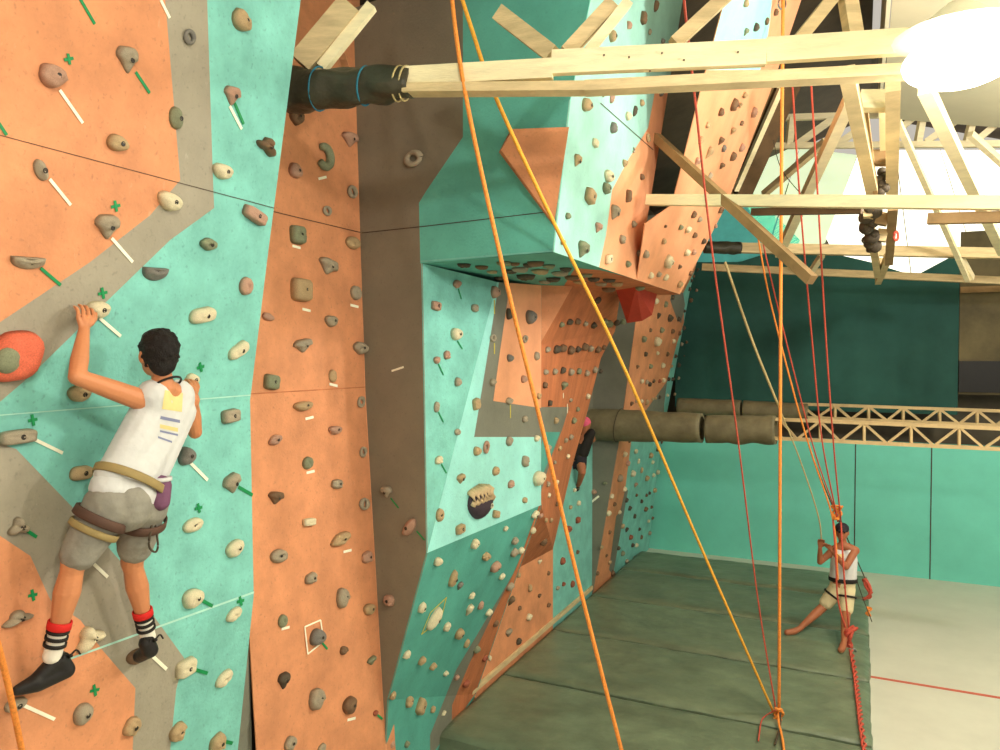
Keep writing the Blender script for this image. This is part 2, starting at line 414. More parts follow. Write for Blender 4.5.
# wedge on D and red volume under the tip
def off(p, n, d): return p + n*d
w = [onC(499,152), onC(511,129), onC(568,127), onC(553,225)]
onCo = lambda x, y, d: on_plane(x, y, CO+CN*d, CN)
o = solid('wall_volume', w + [onCo(501,150,.14), onCo(513,129,.14), onCo(569,127,.02), onCo(554,224,.02)], ['orange'])
tag(o, 'orange wedge-shaped volume fixed to the teal front of the upper block', 'wall volume')
ra, rb = onU(616,290), onU(657,294)
o = solid('wall_volume', [ra, rb, PY(627,323,8.75), PY(642,321,8.8), PY(652,315,8.85), onU(636,287), V((rb.x-.3, rb.y+.0, zU)), PY(632,318,8.95)], ['volume_red'])
tag(o, 'dark red angular volume hanging under the tip of the upper block', 'wall volume')
bm = bmesh.new(); bar_bm(bm, (X0+.02,7.25,.235), (X0+.02,11.35,.235), .03, .06)
tag(link('kickboard', mesh_from(bm,'kickboard',['timber'])), 'light timber kickboard along the foot of the wall beside the mats', 'kickboard')

# ================================================================ ROOM
def structure(name, bm, mats): return tag(link(name, mesh_from(bm, name, mats)), kind='structure')
bm = bmesh.new(); box(bm, (-4.5,-4,-.1), (7,18,0)); structure('floor', bm, ['floor'])
bm = bmesh.new(); box(bm, (.12,10.12,0), (7,10.18,.003)); tag(link('floor_stripe', mesh_from(bm,'floor_stripe',['red_paint'])), 'thin red line painted across the pale floor', 'floor marking')
bm = bmesh.new(); box(bm, (-4.35,-4,0), (-4.15,18,7.6)); structure('wall_left', bm, ['dark_wall'])
zt = 2.36
bm = bmesh.new(); box(bm, (-4.15,15.05,0), (7,15.2,zt))
for x in (PY(855,500,15.05).x, PY(931,500,15.05).x): box(bm, (x-.008,15.04,0), (x+.008,15.05,zt), 1)
structure('wall_back', bm, ['wall_teal','seam'])
bm = bmesh.new(); box(bm, (-4.15,16.6,0), (9,16.75,7.4)); structure('wall_back_upper', bm, ['dark_wall'])
# added sheet, darkness of the unlit upper back in its colour; slight folds
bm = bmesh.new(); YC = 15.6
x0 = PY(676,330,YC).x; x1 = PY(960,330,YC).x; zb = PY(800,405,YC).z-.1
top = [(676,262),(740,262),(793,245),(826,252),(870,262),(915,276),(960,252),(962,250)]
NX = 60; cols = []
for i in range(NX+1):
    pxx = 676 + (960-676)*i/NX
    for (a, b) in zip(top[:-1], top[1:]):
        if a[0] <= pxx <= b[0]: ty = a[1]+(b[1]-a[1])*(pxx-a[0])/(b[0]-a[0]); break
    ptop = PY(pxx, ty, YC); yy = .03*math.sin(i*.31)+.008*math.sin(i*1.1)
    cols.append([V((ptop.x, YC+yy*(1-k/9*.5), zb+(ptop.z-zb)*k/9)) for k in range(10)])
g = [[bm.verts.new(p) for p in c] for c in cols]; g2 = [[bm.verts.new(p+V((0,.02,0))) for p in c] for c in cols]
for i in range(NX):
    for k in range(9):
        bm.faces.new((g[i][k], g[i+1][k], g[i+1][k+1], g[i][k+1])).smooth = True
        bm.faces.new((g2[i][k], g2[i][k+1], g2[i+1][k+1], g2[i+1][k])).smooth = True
tag(link('unlit_backdrop', mesh_from(bm,'unlit_backdrop',['shade_backdrop'])), 'wide dark teal backdrop added for the unlit area above the lattice trusses', 'shade_backdrop')
bm = bmesh.new(); a = PY(960,290,YC); b = PY(1060,396,YC)
box(bm, (a.x,YC,b.z), (b.x+1,YC+.03,PY(960,232,YC).z))
o = link('wall_tarp', mesh_from(bm,'wall_tarp',['olive'])); tag(o, 'olive brown tarpaulin hanging right of the dark teal backdrop', 'tarpaulin')
bm = bmesh.new(); box(bm, (a.x,YC-.04,PY(960,293,YC).z), (b.x+1,YC-.001,PY(960,287,YC).z))
tag(link('timber_rail', mesh_from(bm,'timber_rail',['brown_timber'])), 'wooden rail across the top of the olive tarpaulin', 'rail')
bm = bmesh.new(); box(bm, (a.x,YC-.05,PY(960,392,YC).z), (b.x+1,YC-.001,PY(960,361,YC).z))
tag(link('black_cover', mesh_from(bm,'black_cover',['black'])), 'black sheet over the bottom of the olive tarpaulin', 'sheet')
# roof sheets at far gable
YS = 16.45
def sheet(name, poly, m, label, Y=YS, cat='roof sheet'):
    bm = bmesh.new(); P = [PY(x, y, Y) for x, y in poly]
    f = [bm.verts.new(p) for p in P]; b = [bm.verts.new(p+V((0,.02,0))) for p in P]; n = len(P)
    for t in tessellate_polygon([P]):
        bm.faces.new([f[i] for i in t]); bm.faces.new([b[i] for i in t[::-1]])
    for i in range(n): bm.faces.new((f[i], b[i], b[(i+1)%n], f[(i+1)%n]))
    bmesh.ops.recalc_face_normals(bm, faces=bm.faces)
    return tag(link(name, mesh_from(bm, name, [m])), label, cat)
sheet('translucent_sheet', [(858,155),(895,150),(912,285),(850,285),(826,238)], 'sheet_white', 'glowing white translucent sheet directly behind the centre post')
sheet('translucent_sheet', [(896,150),(940,150),(975,262),(913,285)], 'sheet_white', 'glowing white translucent sheet just right of the centre post')
sheet('translucent_sheet', [(941,150),(1060,150),(1060,225),(976,262)], 'sheet_white', 'glowing white translucent sheet at the right edge of the picture')
sheet('translucent_sheet', [(800,148),(857,155),(825,243),(785,256),(770,245)], 'sheet_green', 'pale green translucent sheet left of the centre post')
sheet('translucent_sheet', [(752,146),(799,148),(768,246),(744,200),(740,190)], 'sheet_green', 'narrow dull green translucent sheet behind the padded post')
sheet('translucent_sheet', [(700,190),(748,188),(800,240),(790,262),(680,270)], 'sheet_teal', 'teal gable sheet behind the diagonal brace')
# roof slopes
def slab(name, pts, m, th=.04):
    bm = bmesh.new(); f = [bm.verts.new(V(p)) for p in pts]; b = [bm.verts.new(V(p)+V((0,0,th))) for p in pts]; n = len(pts)
    bm.faces.new(f); bm.faces.new(b[::-1])
    for i in range(n): bm.faces.new((f[i], b[i], b[(i+1)%n], f[(i+1)%n]))
    bmesh.ops.recalc_face_normals(bm, faces=bm.faces); return tag(link(name, mesh_from(bm,name,[m])), kind='structure')
slab('ceiling_left', [(-4.5,-4,6.9),(.1,-4,8.6),(.1,16.8,8.6),(-4.5,16.8,6.9)], 'roof_brown')
slab('glare_ceiling_right', [(.25,-4,7.5),(7,-4,6.0),(7,13,6.0),(.25,13,7.5)], 'cream_or_glare')  # cream and hung low to stand in for the lamp's glare
bm = bmesh.new(); box(bm, (.2,-4,7.5), (.24,13,8.6)); structure('trim_1', bm, ['cream_or_glare'])  # closes the edge of the low ceiling that stands in for the glare
slab('ceiling_right_far', [(.1,13,8.6),(7,13,6.4),(7,16.8,6.4),(.1,16.8,8.6)], 'roof_brown')

# ---------------------------------------------------------------- mats
seams = [4.9, 6.35, 7.95, 9.55, 11.15, 12.75, 14.1]
desc = ['nearest the camera', 'second nearest the camera', 'third nearest, under the loose orange rope', 'under the standing belayer',
        'just behind the standing belayer', 'farthest away, by the back wall']
for k in range(6):
    y0, y1 = seams[k]+.02, seams[k+1]-.02
    nx, ny = 70, 28; bm = bmesh.new(); rows = []
    xl = -3.74 if y0 > 5.2 else -3.1
    for j in range(ny+1):
        row = []
        for i in range(nx+1):
            x = xl+(.14-xl)*i/nx; y = y0+(y1-y0)*j/ny
            e = min(i, nx-i, j, ny-j); 
            z = .2 + .012*noise.noise(V((x*2.2, y*3.2, k))) + .006*noise.noise(V((x*9, y*9, k)))
            if e == 0: z -= .035
            if e == 1: z -= .008
            yy = y + (.02*noise.noise(V((x*3,k*5,y0))) if j in (0,ny) else 0)
            xx = x + (.03*noise.noise(V((y*4,k,9))) if i == nx else 0)
            row.append(bm.verts.new((xx,yy,z)))
        rows.append(row)
    for j in range(ny):
        for i in range(nx):
            bm.faces.new((rows[j][i],rows[j][i+1],rows[j+1][i+1],rows[j+1][i])).smooth = True
    bnd = rows[0] + [r[-1] for r in rows[1:]] + rows[-1][-2::-1] + [r[0] for r in rows[-2:0:-1]]
    low = [bm.verts.new((v.co.x, v.co.y, .002)) for v in bnd]; n = len(bnd)
    for i in range(n): bm.faces.new((bnd[i], low[i], low[(i+1)%n], bnd[(i+1)%n]))
    bm.faces.new(low[::-1]); bmesh.ops.recalc_face_normals(bm, faces=bm.faces)
    tag(link('landing_mat', mesh_from(bm,'landing_mat',['mat_green'])), 'dark green landing mat on the floor, '+desc[k], 'mat', 'green landing mats')
# ================================================================ BEAMS AND TRUSSES
def m_at(px_w, p): return px_w*depth(p)/FPX
def beam(name, a, Ya, b, Yb, wpx, m, label, cat='beam', group=None, parent=None, wr=1.0):
    A_ = PY(a[0],a[1],Ya); B_ = PY(b[0],b[1],Yb)
    w_ = m_at(wpx, (A_+B_)/2); bm = bmesh.new(); bar_bm(bm, A_, B_, w_*wr, w_, up=(-FW if abs((B_-A_).normalized().z) > .8 else V((0,0,1))))
    o = link(name, mesh_from(bm, name, [m]))
    if parent: world_child(o, parent)
    else: tag(o, label, cat, group)
    return o
def NB(x): return 3.62 + (x-290)/710*.9
t = empty('roof_truss', PY(650,80,NB(650)), 'nearest heavy timber truss beam crossing the top of the picture', 'roof truss')
for (n,a,b,w,m) in (('upper_chord',(405,77),(553,69),19,'pale_timber'),('upper_chord',(552,63),(766,53),24,'pale_timber'),('upper_chord',(766,51),(1120,28),25,'pale_timber'),
                    ('lower_chord',(405,90),(590,88.5),9,'timber'),('lower_chord',(585,88.5),(1120,61),11,'timber')):
    A_ = PY(a[0],a[1],NB(a[0])); B_ = PY(b[0],b[1],NB(b[0])); w_ = m_at(w,(A_+B_)/2)
    bm = bmesh.new(); bar_bm(bm, A_, B_, .05 if n=='upper_chord' else .11, w_)
    world_child(link(n, mesh_from(bm,n,[m])), t)
bm = bmesh.new()
for x,y in ((604,55),(629,57),(662,53),(684,60),(738,52),(650,71)):
    p = PY(x,y,NB(x)-.03); bmesh.ops.create_icosphere(bm, subdivisions=1, radius=.006, matrix=Matrix.Translation(p))
world_child(link('nail_head', mesh_from(bm,'nail_head',['dark_timber'])), t)
for a,b,w,m in (((352,8),(303,66),24,'timber'),((372,6),(322,68),10,'pale_timber'),((500,14),(553,55),16,'timber'),((612,4),(566,54),14,'timber'),((628,2),(588,52),10,'pale_timber'),
                ((730,-8),(674,44),13,'timber'),((842,-14),(797,42),12,'timber'),((846,-12),(855,42),14,'timber')):
    beam('brace', a, NB(a[0])+.12, b, NB(b[0])+.06, w, m, None, parent=t)
# tarp wraps (lumpy cylinders)
def wrap(name, a, Ya, b, Yb, ra, rb, m, label, lump=.12, n=26, cords=(), seed=0, tail=True, group=None):
    A_ = PY(a[0],a[1],Ya); B_ = PY(b[0],b[1],Yb); d = (B_-A_)
    s = d.normalized().cross(V((0,0,1))).normalized(); u = s.cross(d.normalized())
    root = empty(name, A_, label, 'padding', group)
    bm = bmesh.new(); rings = []; seg = 24
    for i in range(n+1):
        f = i/n; r = (ra+(rb-ra)*f)*depth(A_+d*f)/FPX; ring = []
        for k in range(seg):
            an = 2*math.pi*k/seg; c, sn = math.cos(an), math.sin(an)
            q = r*(1+lump*noise.noise(V((c*1.2+seed, sn*1.2, f*5)))) 
            if sn < 0: q *= 1+lump*1.2*abs(noise.noise(V((f*3.1, seed, 2))))
            ring.append(bm.verts.new(A_+d*f + (s*c+u*sn)*q))
        rings.append(ring)
    for i in range(n):
        for k in range(seg): bm.faces.new((rings[i][k],rings[i][(k+1)%seg],rings[i+1][(k+1)%seg],rings[i+1][k])).smooth = True
    # open thick ends
    for R_, sg in ((rings[0],-1),(rings[-1],1)):
        c = sum((v.co for v in R_), V())/seg; inner = [bm.verts.new(c+(v.co-c)*.8) for v in R_]; deep = [bm.verts.new(c+(v.co-c)*.8 - d.normalized()*sg*.05) for v in R_]
        for k in range(seg):
            bm.faces.new((R_[k],R_[(k+1)%seg],inner[(k+1)%seg],inner[k])); bm.faces.new((inner[k],inner[(k+1)%seg],deep[(k+1)%seg],deep[k]))
        bm.faces.new(deep)
    bmesh.ops.recalc_face_normals(bm, faces=bm.faces)
    world_child(link('tarpaulin', mesh_from(bm,'tarpaulin',[m])), root)
    for f in cords:
        r = (ra+(rb-ra)*f)*depth(A_+d*f)/FPX*1.07; bm = bmesh.new()
        pts = [A_+d*(f+.02*math.sin(k/20*6.28)) + (s*math.cos(2*math.pi*k/20)+u*math.sin(2*math.pi*k/20))*r for k in range(21)]
        tube_bm(bm, pts, .006, 6, cap=False); world_child(link('cord', mesh_from(bm,'cord',['blue_cord' if len(cords)>1 and f<.8 else 'rope_pale' if len(cords)>1 else 'rope_dark'])), root)
    return root
wrap('beam_wrap', (287,91), 3.66, (412,83), 3.80, 21, 15, 'tarp', 'black tarpaulin wrapped round the left end of the nearest beam', .28, cords=(.27,.64,.9,.95))
wrap('beam_wrap', (583,424), 11.3, (702,428), 11.25, 16, 15, 'tarp_light', 'long dark padding round the front lattice truss, beside the grey pillar', .08, cords=(.32,), seed=3)
wrap('beam_wrap', (707,429), 11.25, (776,430), 11.2, 14, 14, 'tarp_light', 'shorter dark padding round the front lattice truss, right of the long one', .1, seed=5)
wrap('beam_wrap', (678,406), 14.6, (741,408), 14.6, 8, 8, 'tarp_light', 'left-hand padding on the rear lattice truss', .06, seed=8)
wrap('beam_wrap', (743,409), 14.6, (808,412), 14.6, 8.5, 8.5, 'tarp_light', 'right-hand padding on the rear lattice truss', .06, seed=9)
wrap('beam_wrap', (704,247), 12.0, (741,248), 12.2, 6, 6, 'tarp', 'small black wrap on the left end of a high far beam', .15, seed=11)
# middle roof timbers
beam('roof_beam',(648,200),6.8,(1120,204),6.0,12,'pale_timber','level cream roof beam meeting the edge of the salmon face')
beam('roof_plank',(752,212),6.65,(862,210),6.45,7,'dark_timber','dark plank fixed under the level cream roof beam')
beam('roof_plank',(928,219),6.3,(1120,214),6.1,11,'brown_timber','short brown plank below the level cream beam at right')
beam('diagonal_brace',(656,137),7.12,(812,280),6.1,9,'brown_timber','long brown diagonal brace running down from the salmon wall edge','brace')
beam('roof_beam',(741,248),12.2,(1120,256),13.6,10,'timber','far cream beam with a black wrap on its left end')
beam('roof_beam',(702,267),13.4,(1120,286),14.8,7,'timber','lowest far cream beam just above the dark teal backdrop')
for a,b,w,l in (((783,255),(804,271),5,'left short strut between the two far cream beams'),((822,255),(811,272),5,'second short strut between the two far cream beams'),
              ((960,258),(971,278),6,'right short strut between the two far cream beams')):
    beam('strut',a,13.1,b,13.5,w,'pale_timber',l,'strut')
# upper far truss
def lattice(name, label, top, bot, Yt, diags, verts, wch, wdi, m='steel', group=None):
    root = empty(name, PY(top[0][0],top[0][1],Yt), label, 'truss', group)
    for n_, (a,b) in (('upper_chord',top),('lower_chord',bot)): beam(n_, a, Yt, b, Yt, wch, m, None, parent=root)
    for a,b in diags: beam('web_bar', a, Yt, b, Yt, wdi, m, None, parent=root)
    for a,b in verts: beam('post', a, Yt, b, Yt, wdi, m, None, parent=root)
    return root
lattice('roof_truss','white far roof truss above the glowing sheets',((770,118),(1120,108)),((764,146),(1120,143)),13.4,
    [((795,146),(834,118)),((768,138),(778,120)),((838,144),(858,130)),((899,130),(915,116)),((926,142),(966,114)),((975,142),(1006,116))],
    [((789,145),(792,118)),((918,142),(923,115)),((967,142),(974,114))],6,6,'pale_timber')
def lerp(a,b,f): return (a[0]+(b[0]-a[0])*f, a[1]+(b[1]-a[1])*f)
def at_x(c, x): (a,b) = c; return (x, a[1]+(b[1]-a[1])*(x-a[0])/(b[0]-a[0]))
for label, top, bot, Yt, tn, bn, wc in (
    ('nearer low lattice truss of thin cream bars in front of the teal wall', ((770,419),(1060,431)), ((770,438),(1060,452)), 11.2, [780,820,864,911,959,1012,1066], [797,840,887,934,984,1038], 3.6),
    ('farther low lattice truss of thin cream bars, behind the nearer one', ((800,404),(1060,413)), ((800,417),(1060,428)), 14.6, [800,835,868.5,903,939.5,977,1014,1052], [817,851,887,922,959,996,1033], 3.0)):
    di = []
    for i, x in enumerate(bn):
        di.append((at_x(top, tn[i]), at_x(bot, x)))
        if i+1 < len(tn): di.append((at_x(bot, x), at_x(top, tn[i+1])))
    lattice('lattice_truss', label, top, bot, Yt, di, [(at_x(top,x),at_x(bot,x)) for x in tn[1:]], wc, 2.4, 'steel')
# centre hanging truss seen end-on
t = empty('ridge_truss', PY(880,200,7.5), 'end-on hanging timber truss at the centre of the roof', 'roof truss')
for n_,a,Ya,b,Yb,w,m in (('chord',(847,72),5.2,(874,198),7.2,12,'timber'),('chord',(893,85),5.6,(892,198),7.4,12,'timber'),('inner_post',(884,100),6.4,(885,152),6.8,9,'pale_timber'),
    ('inner_post',(866,112),6.4,(876,196),7,4,'brown_timber'),('block',(860,101),6.0,(889,101),6.0,18,'pale_timber'),('block',(868,158),6.8,(890,158),6.8,14,'brown_timber'),
    ('lower_post',(893,206),7.8,(889,262),10,8,'brown_timber'),('lower_post',(889,255),10,(878,282),12.5,6,'timber'),('block',(876,218),8.2,(888,220),8.2,12,'brown_timber'),('block',(877,235),8.6,(887,236),8.6,12,'timber'),
    ('lower_post',(868,212),8.0,(878,275),11.5,7,'timber'),('block',(873,262),11,(885,262),11,8,'timber')):
    beam(n_,a,Ya,b,Yb,w,m,None,parent=t)
bm = bmesh.new()
for k in range(14):
    p = PY(870+5*math.sin(k*1.7), 208+k*3.2, 8.0+k*.05); bmesh.ops.create_icosphere(bm, subdivisions=2, radius=.055+.02*math.sin(k*2.3), matrix=Matrix.Translation(p))
tag(link('rope_bundle', mesh_from(bm,'rope_bundle',['rope_dark'],True)), 'lumpy dark rope bundle tied to the centre hanging truss, below the level beam', 'rope')
bm = bmesh.new()
for k in range(6):
    p = PY(882+3*math.sin(k*2), 172+k*4, 7.0); bmesh.ops.create_icosphere(bm, subdivisions=2, radius=.04, matrix=Matrix.Translation(p))
tag(link('rope_bundle', mesh_from(bm,'rope_bundle',['rope_dark'],True)), 'small dark rope bundle inside the centre hanging truss, above the level beam', 'rope')
# long roof diagonals
for a,Ya,b,Yb,w,m,l in (((850,100),8.5,(779,254),12.5,9,'pale_timber','broad cream rafter slanting down left of the centre post'),
    ((826,141),11,(764,194),12,6,'timber','thin timber slanting down left behind the broad cream rafter'),
    ((925,88),7.5,(1003,252),12.2,10,'pale_timber','broad pale rafter slanting down right past the lamp'),
    ((898,122),10,(968,280),13.5,5,'pale_timber','thin pale rafter just right of the centre post'),
    ((970,134),12,(1030,188),13,6,'pale_timber','thin pale rafter at the right edge of the picture')):
    beam('rafter',a,Ya,b,Yb,w,m,l,'rafter')
t = empty('padded_post', PY(760,140,9.2), 'slanting dark padded post to the right of the steep salmon face', 'post')
beam('pad',(790,80),9.3,(741,193),10.2,17,'dark_timber',None,parent=t); beam('pad',(771,84),9.4,(730,192),10.3,13,'brown_timber',None,parent=t)
beam('timber_core',(781,88),9.1,(736,190),10.0,5,'pale_timber',None,parent=t)
beam('roof_pipe',(335,34),4.3,(346,68),4.3,7,'salmon','short pinkish pipe above the wrapped end of the nearest beam','pipe')

# ================================================================ LAMP
lp = PY(958,62,4.0)
t = empty('flood_lamp', lp, 'blinding white flood lamp hanging at the top right', 'lamp')
bm = bmesh.new(); bmesh.ops.create_uvsphere(bm, u_segments=24, v_segments=12, radius=.19, matrix=Matrix.Translation(lp-V((0,0,.0)))@Matrix.Diagonal((1.2,1,.6,1)))  # glass sized to take in the glare around the lamp
o = world_child(link('glass', mesh_from(bm,'glass',['lamp_glass_and_glare'],True)), t)
bm = bmesh.new(); tube_bm(bm, [lp+V((0,0,z)) for z in (.12,.15,.2,.26)], lambda f: .22*(1-f)+.05, 20); world_child(link('reflector', mesh_from(bm,'reflector',['cream_or_glare'])), t)
bm = bmesh.new(); tube_bm(bm, [lp+V((0,0,.3)), lp+V((0,0,1.2))], .012, 6); world_child(link('hanging_rod', mesh_from(bm,'hanging_rod',['steel'])), t)
def light(kind, loc, e, col, size=.3, name='lamp_or_fill', rot=None, spot=None):
    l = bpy.data.lights.new(name, kind); l.energy = e; l.color = col
    if kind in ('POINT','SPOT'): l.shadow_soft_size = size
    if kind == 'AREA': l.size = size
    o = bpy.data.objects.new(name, l); COL.objects.link(o); o.location = loc
    if rot: o.rotation_euler = rot
    return o
WARM = (1,.95,.84)
light('POINT', lp+V((.45,-.15,-.3)), 170, WARM, .15)
light('POINT', (2.6,-.8,6.4), 560, WARM, .18)
light('POINT', (3.4,9.5,6.0), 420, WARM, .2)
light('POINT', (1.3,6.4,5.7), 300, WARM, .2)  # added fill for the block's side faces, no fixture here
light('POINT', (-.6,1.2,6.6), 50, WARM, .3)  # added weak fill from the camera side, no fixture
w = bpy.data.worlds.new('world'); sc.world = w; w.use_nodes = True
w.node_tree.nodes['Background'].inputs[0].default_value = (1,.92,.80,1); w.node_tree.nodes['Background'].inputs[1].default_value = .5

# ================================================================ ROPES
def rope(pts, r, m, label, name='climbing_rope', group=None, n=10):
    """pts: (px,py,Y)"""
    P = bez([PY(*p) for p in pts], n); bm = bmesh.new(); tube_bm(bm, P, r, 8)
    return tag(link(name, mesh_from(bm,name,[m],True)), label, 'rope', group)
def rope3(P, r, m, label, name='climbing_rope', n=8, twist=False):
    P = bez(P, n); bm = bmesh.new(); tube_bm(bm, P, r, 8)
    return tag(link(name, mesh_from(bm,name,[m],True)), label, 'rope')
rope([(446,-60,3.9),(462,75,3.8),(500,255,3.9),(545,440,4.05),(578,580,4.2),(624,760,4.4)], .0125, 'rope_orange', 'thick orange rope hanging nearest, in front of the upper block')
rope([(444,-60,4.0),(472,30,4.0),(497,100,4.1),(555,225,4.7),(625,370,5.6),(700,545,7.0),(776,718,8.2)], .0125, 'rope_yellow', 'taut yellow-orange rope slanting down across the block to the mat anchor')
rope([(784,-60,7.55),(783,6,7.6),(781,240,7.9),(780,480,8.1),(779,718,8.2)], .016, 'rope_orange', 'straight vertical orange rope from the roof carabiner to the mat')
rope([(680,-60,4.2),(684,0,4.4),(694,90,4.9),(712,250,6.1),(738,440,7.3),(758,600,8.1),(777,716,8.2)], .008, 'rope_red', 'thin red-brown rope running from the beam down to the mat anchor')
rope([(-30,560,1.5),(2,660,1.7),(26,770,1.9)], .012, 'rope_orange', 'short orange rope crossing the bottom left corner')
hz = 10.9
rope([(792,78,8.5),(800,200,9.2),(812,340,10.0),(822,440,10.5),(838,522,hz)], .010, 'rope_red', 'red rope dropping from the near beam to the left of the centre post')
rope([(811,80,8.5),(818,200,9.0),(826,340,9.8),(834,450,10.4),(841,522,hz)], .010, 'rope_red', 'rightmost long red rope from the near beam to the belayer')
rope([(757,232,9.6),(770,300,10.0),(797,405,10.5),(812,455,10.7),(833,520,hz),(838,580,hz-.2)], .011, 'rope_orange', 'orange-red slanting rope from the diagonal brace to the belayer, left strand')
rope([(761,234,9.7),(776,300,10.1),(801,400,10.6),(818,462,10.8),(839,520,hz+.05)], .009, 'rope_red', 'red slanting rope from the diagonal brace to the belayer, right strand')
rope([(725,262,9.5),(752,340,10.0),(778,405,10.4)], .016, 'rope_pale', 'faded brown rope in front of the dark teal backdrop')
rope([(778,405,10.4),(800,460,10.6),(818,515,10.8),(822,545,10.9)], .009, 'rope_pale', 'pale swinging rope leading down to the belayer\'s raised hands')
rope([(833,520,hz),(836,560,hz-.25),(838,600,hz-.3),(848,636,hz-.3)], .011, 'rope_red', 'red rope from above the belayer down to the knot, left strand')
rope([(841,522,hz),(843,560,hz-.25),(846,600,hz-.3),(850,638,hz-.3)], .011, 'rope_red', 'red rope from above the belayer down to the knot, right strand')
rope([(812,455,10.9),(830,500,11.2),(848,540,11.4),(868,585,11.6)], .008, 'rope_dark', 'thin dark cord behind the belayer\'s shoulder ending at the mat edge')
rope([(851,560,11.5),(860,590,11.3),(872,622,11.0)], .006, 'rope_dark', 'thin dark cord hanging beside the belayer\'s hip')
rope([(773,140,9.4),(782,170,9.4),(806,200,9.4)], .005, 'rope_dark', 'thin sagging cord tied to the padded post')
# knots and chain
def knot(center, r, n, m, label, name='rope_knot', seed=1, rr=.014, stretch=1.3):
    rnd = random.Random(seed); P = []
    for k in range(n): 
        an = k*2.4; P.append(center+V((r*math.cos(an)*(.6+.4*rnd.random()), r*math.sin(an)*.7, r*stretch*math.sin(k*1.3+seed))))
    bm = bmesh.new(); tube_bm(bm, bez(P, 6), rr, 8); return tag(link(name, mesh_from(bm,name,[m],True)), label, 'knot')
knot(PY(837,512,hz), .07, 10, 'rope_orange', 'knot of orange rope just above the belayer\'s head', seed=2)
knot(PY(850,640,10.5), .09, 14, 'rope_red', 'big red rope knot beside the belayer\'s standing foot', seed=4, rr=.02, stretch=1.8)
knot(PY(778,716,8.1), .055, 12, 'rope_orange', 'orange knot where the ropes meet at the mat anchor', seed=5, rr=.014, stretch=1.6)
knot(PY(867,590,11.4), .07, 10, 'rope_red', 'reddish knotted bundle hanging at the mat edge behind the belayer', seed=6, rr=.016, stretch=2)
knot(PY(869,612,11.2), .045, 8, 'rope_orange', 'small orange knot below the reddish bundle at the mat edge', seed=7, rr=.012)
base = [PZ(851,650,.24), PZ(855,672,.24), PZ(857,690,.235), PZ(859,706,.235), PZ(861,724,.235), PZ(865,752,.235)]
cc = bez(base, 14); bm = bmesh.new()
for ph in (0, math.pi):
    tube_bm(bm, [p + V((math.cos(i*.9+ph)*.018, 0, math.sin(i*.9+ph)*.016+.0)) for i, p in enumerate(cc)], .012, 6)
tag(link('braided_rope', mesh_from(bm,'braided_rope',['rope_red'],True)), 'braided red rope lying along the mat from the big knot', 'rope')
a = PZ(778,722,.215)
rope3([a+V((0,0,.08)), a+V((.02,-.1,.02)), a+V((.08,-.4,.012)), a+V((.14,-.85,.012))], .012, 'rope_orange', 'loose orange rope tail lying on the mat in front of the anchor')
rope3([a+V((-.02,0,.12)), a+V((-.12,.02,.03)), a+V((-.15,-.1,.012)), a+V((-.13,-.5,.012))], .007, 'rope_red', 'thin red cord loop left of the mat anchor')
rope3([a+V((.02,0,.1)), a+V((.03,-.1,.02)), a+V((.02,-.5,.01))], .009, 'rope_dark', 'dark cord tail in front of the mat anchor')
bm = bmesh.new()
def torus(bm, c, R_, r_, ax, ay, sx=1, sy=1, n=20):
    P = [c+ax*(R_*sx*math.cos(2*math.pi*k/n))+ay*(R_*sy*math.sin(2*math.pi*k/n)) for k in range(n+1)]; tube_bm(bm, P, r_, 6, cap=False)
torus(bm, PY(782,4,7.6), .035, .008, RT, UPV, 1, 1.4)
tag(link('carabiner', mesh_from(bm,'carabiner',['metal'],True)), 'bright carabiner at the top of the vertical orange rope', 'carabiner')
bm = bmesh.new(); torus(bm, PY(896,236,8.5), .035, .012, RT, UPV, .6, 1.3)
tag(link('carabiner', mesh_from(bm,'carabiner',['rope_red'],True)), 'small red carabiner hanging from the centre roof truss', 'carabiner')
bm = bmesh.new(); torus(bm, PY(854,654,10.35), .05, .012, RT, UPV, .6, 1.3)
tag(link('carabiner', mesh_from(bm,'carabiner',['metal'],True)), 'metal carabiner clipped under the big red knot', 'carabiner')
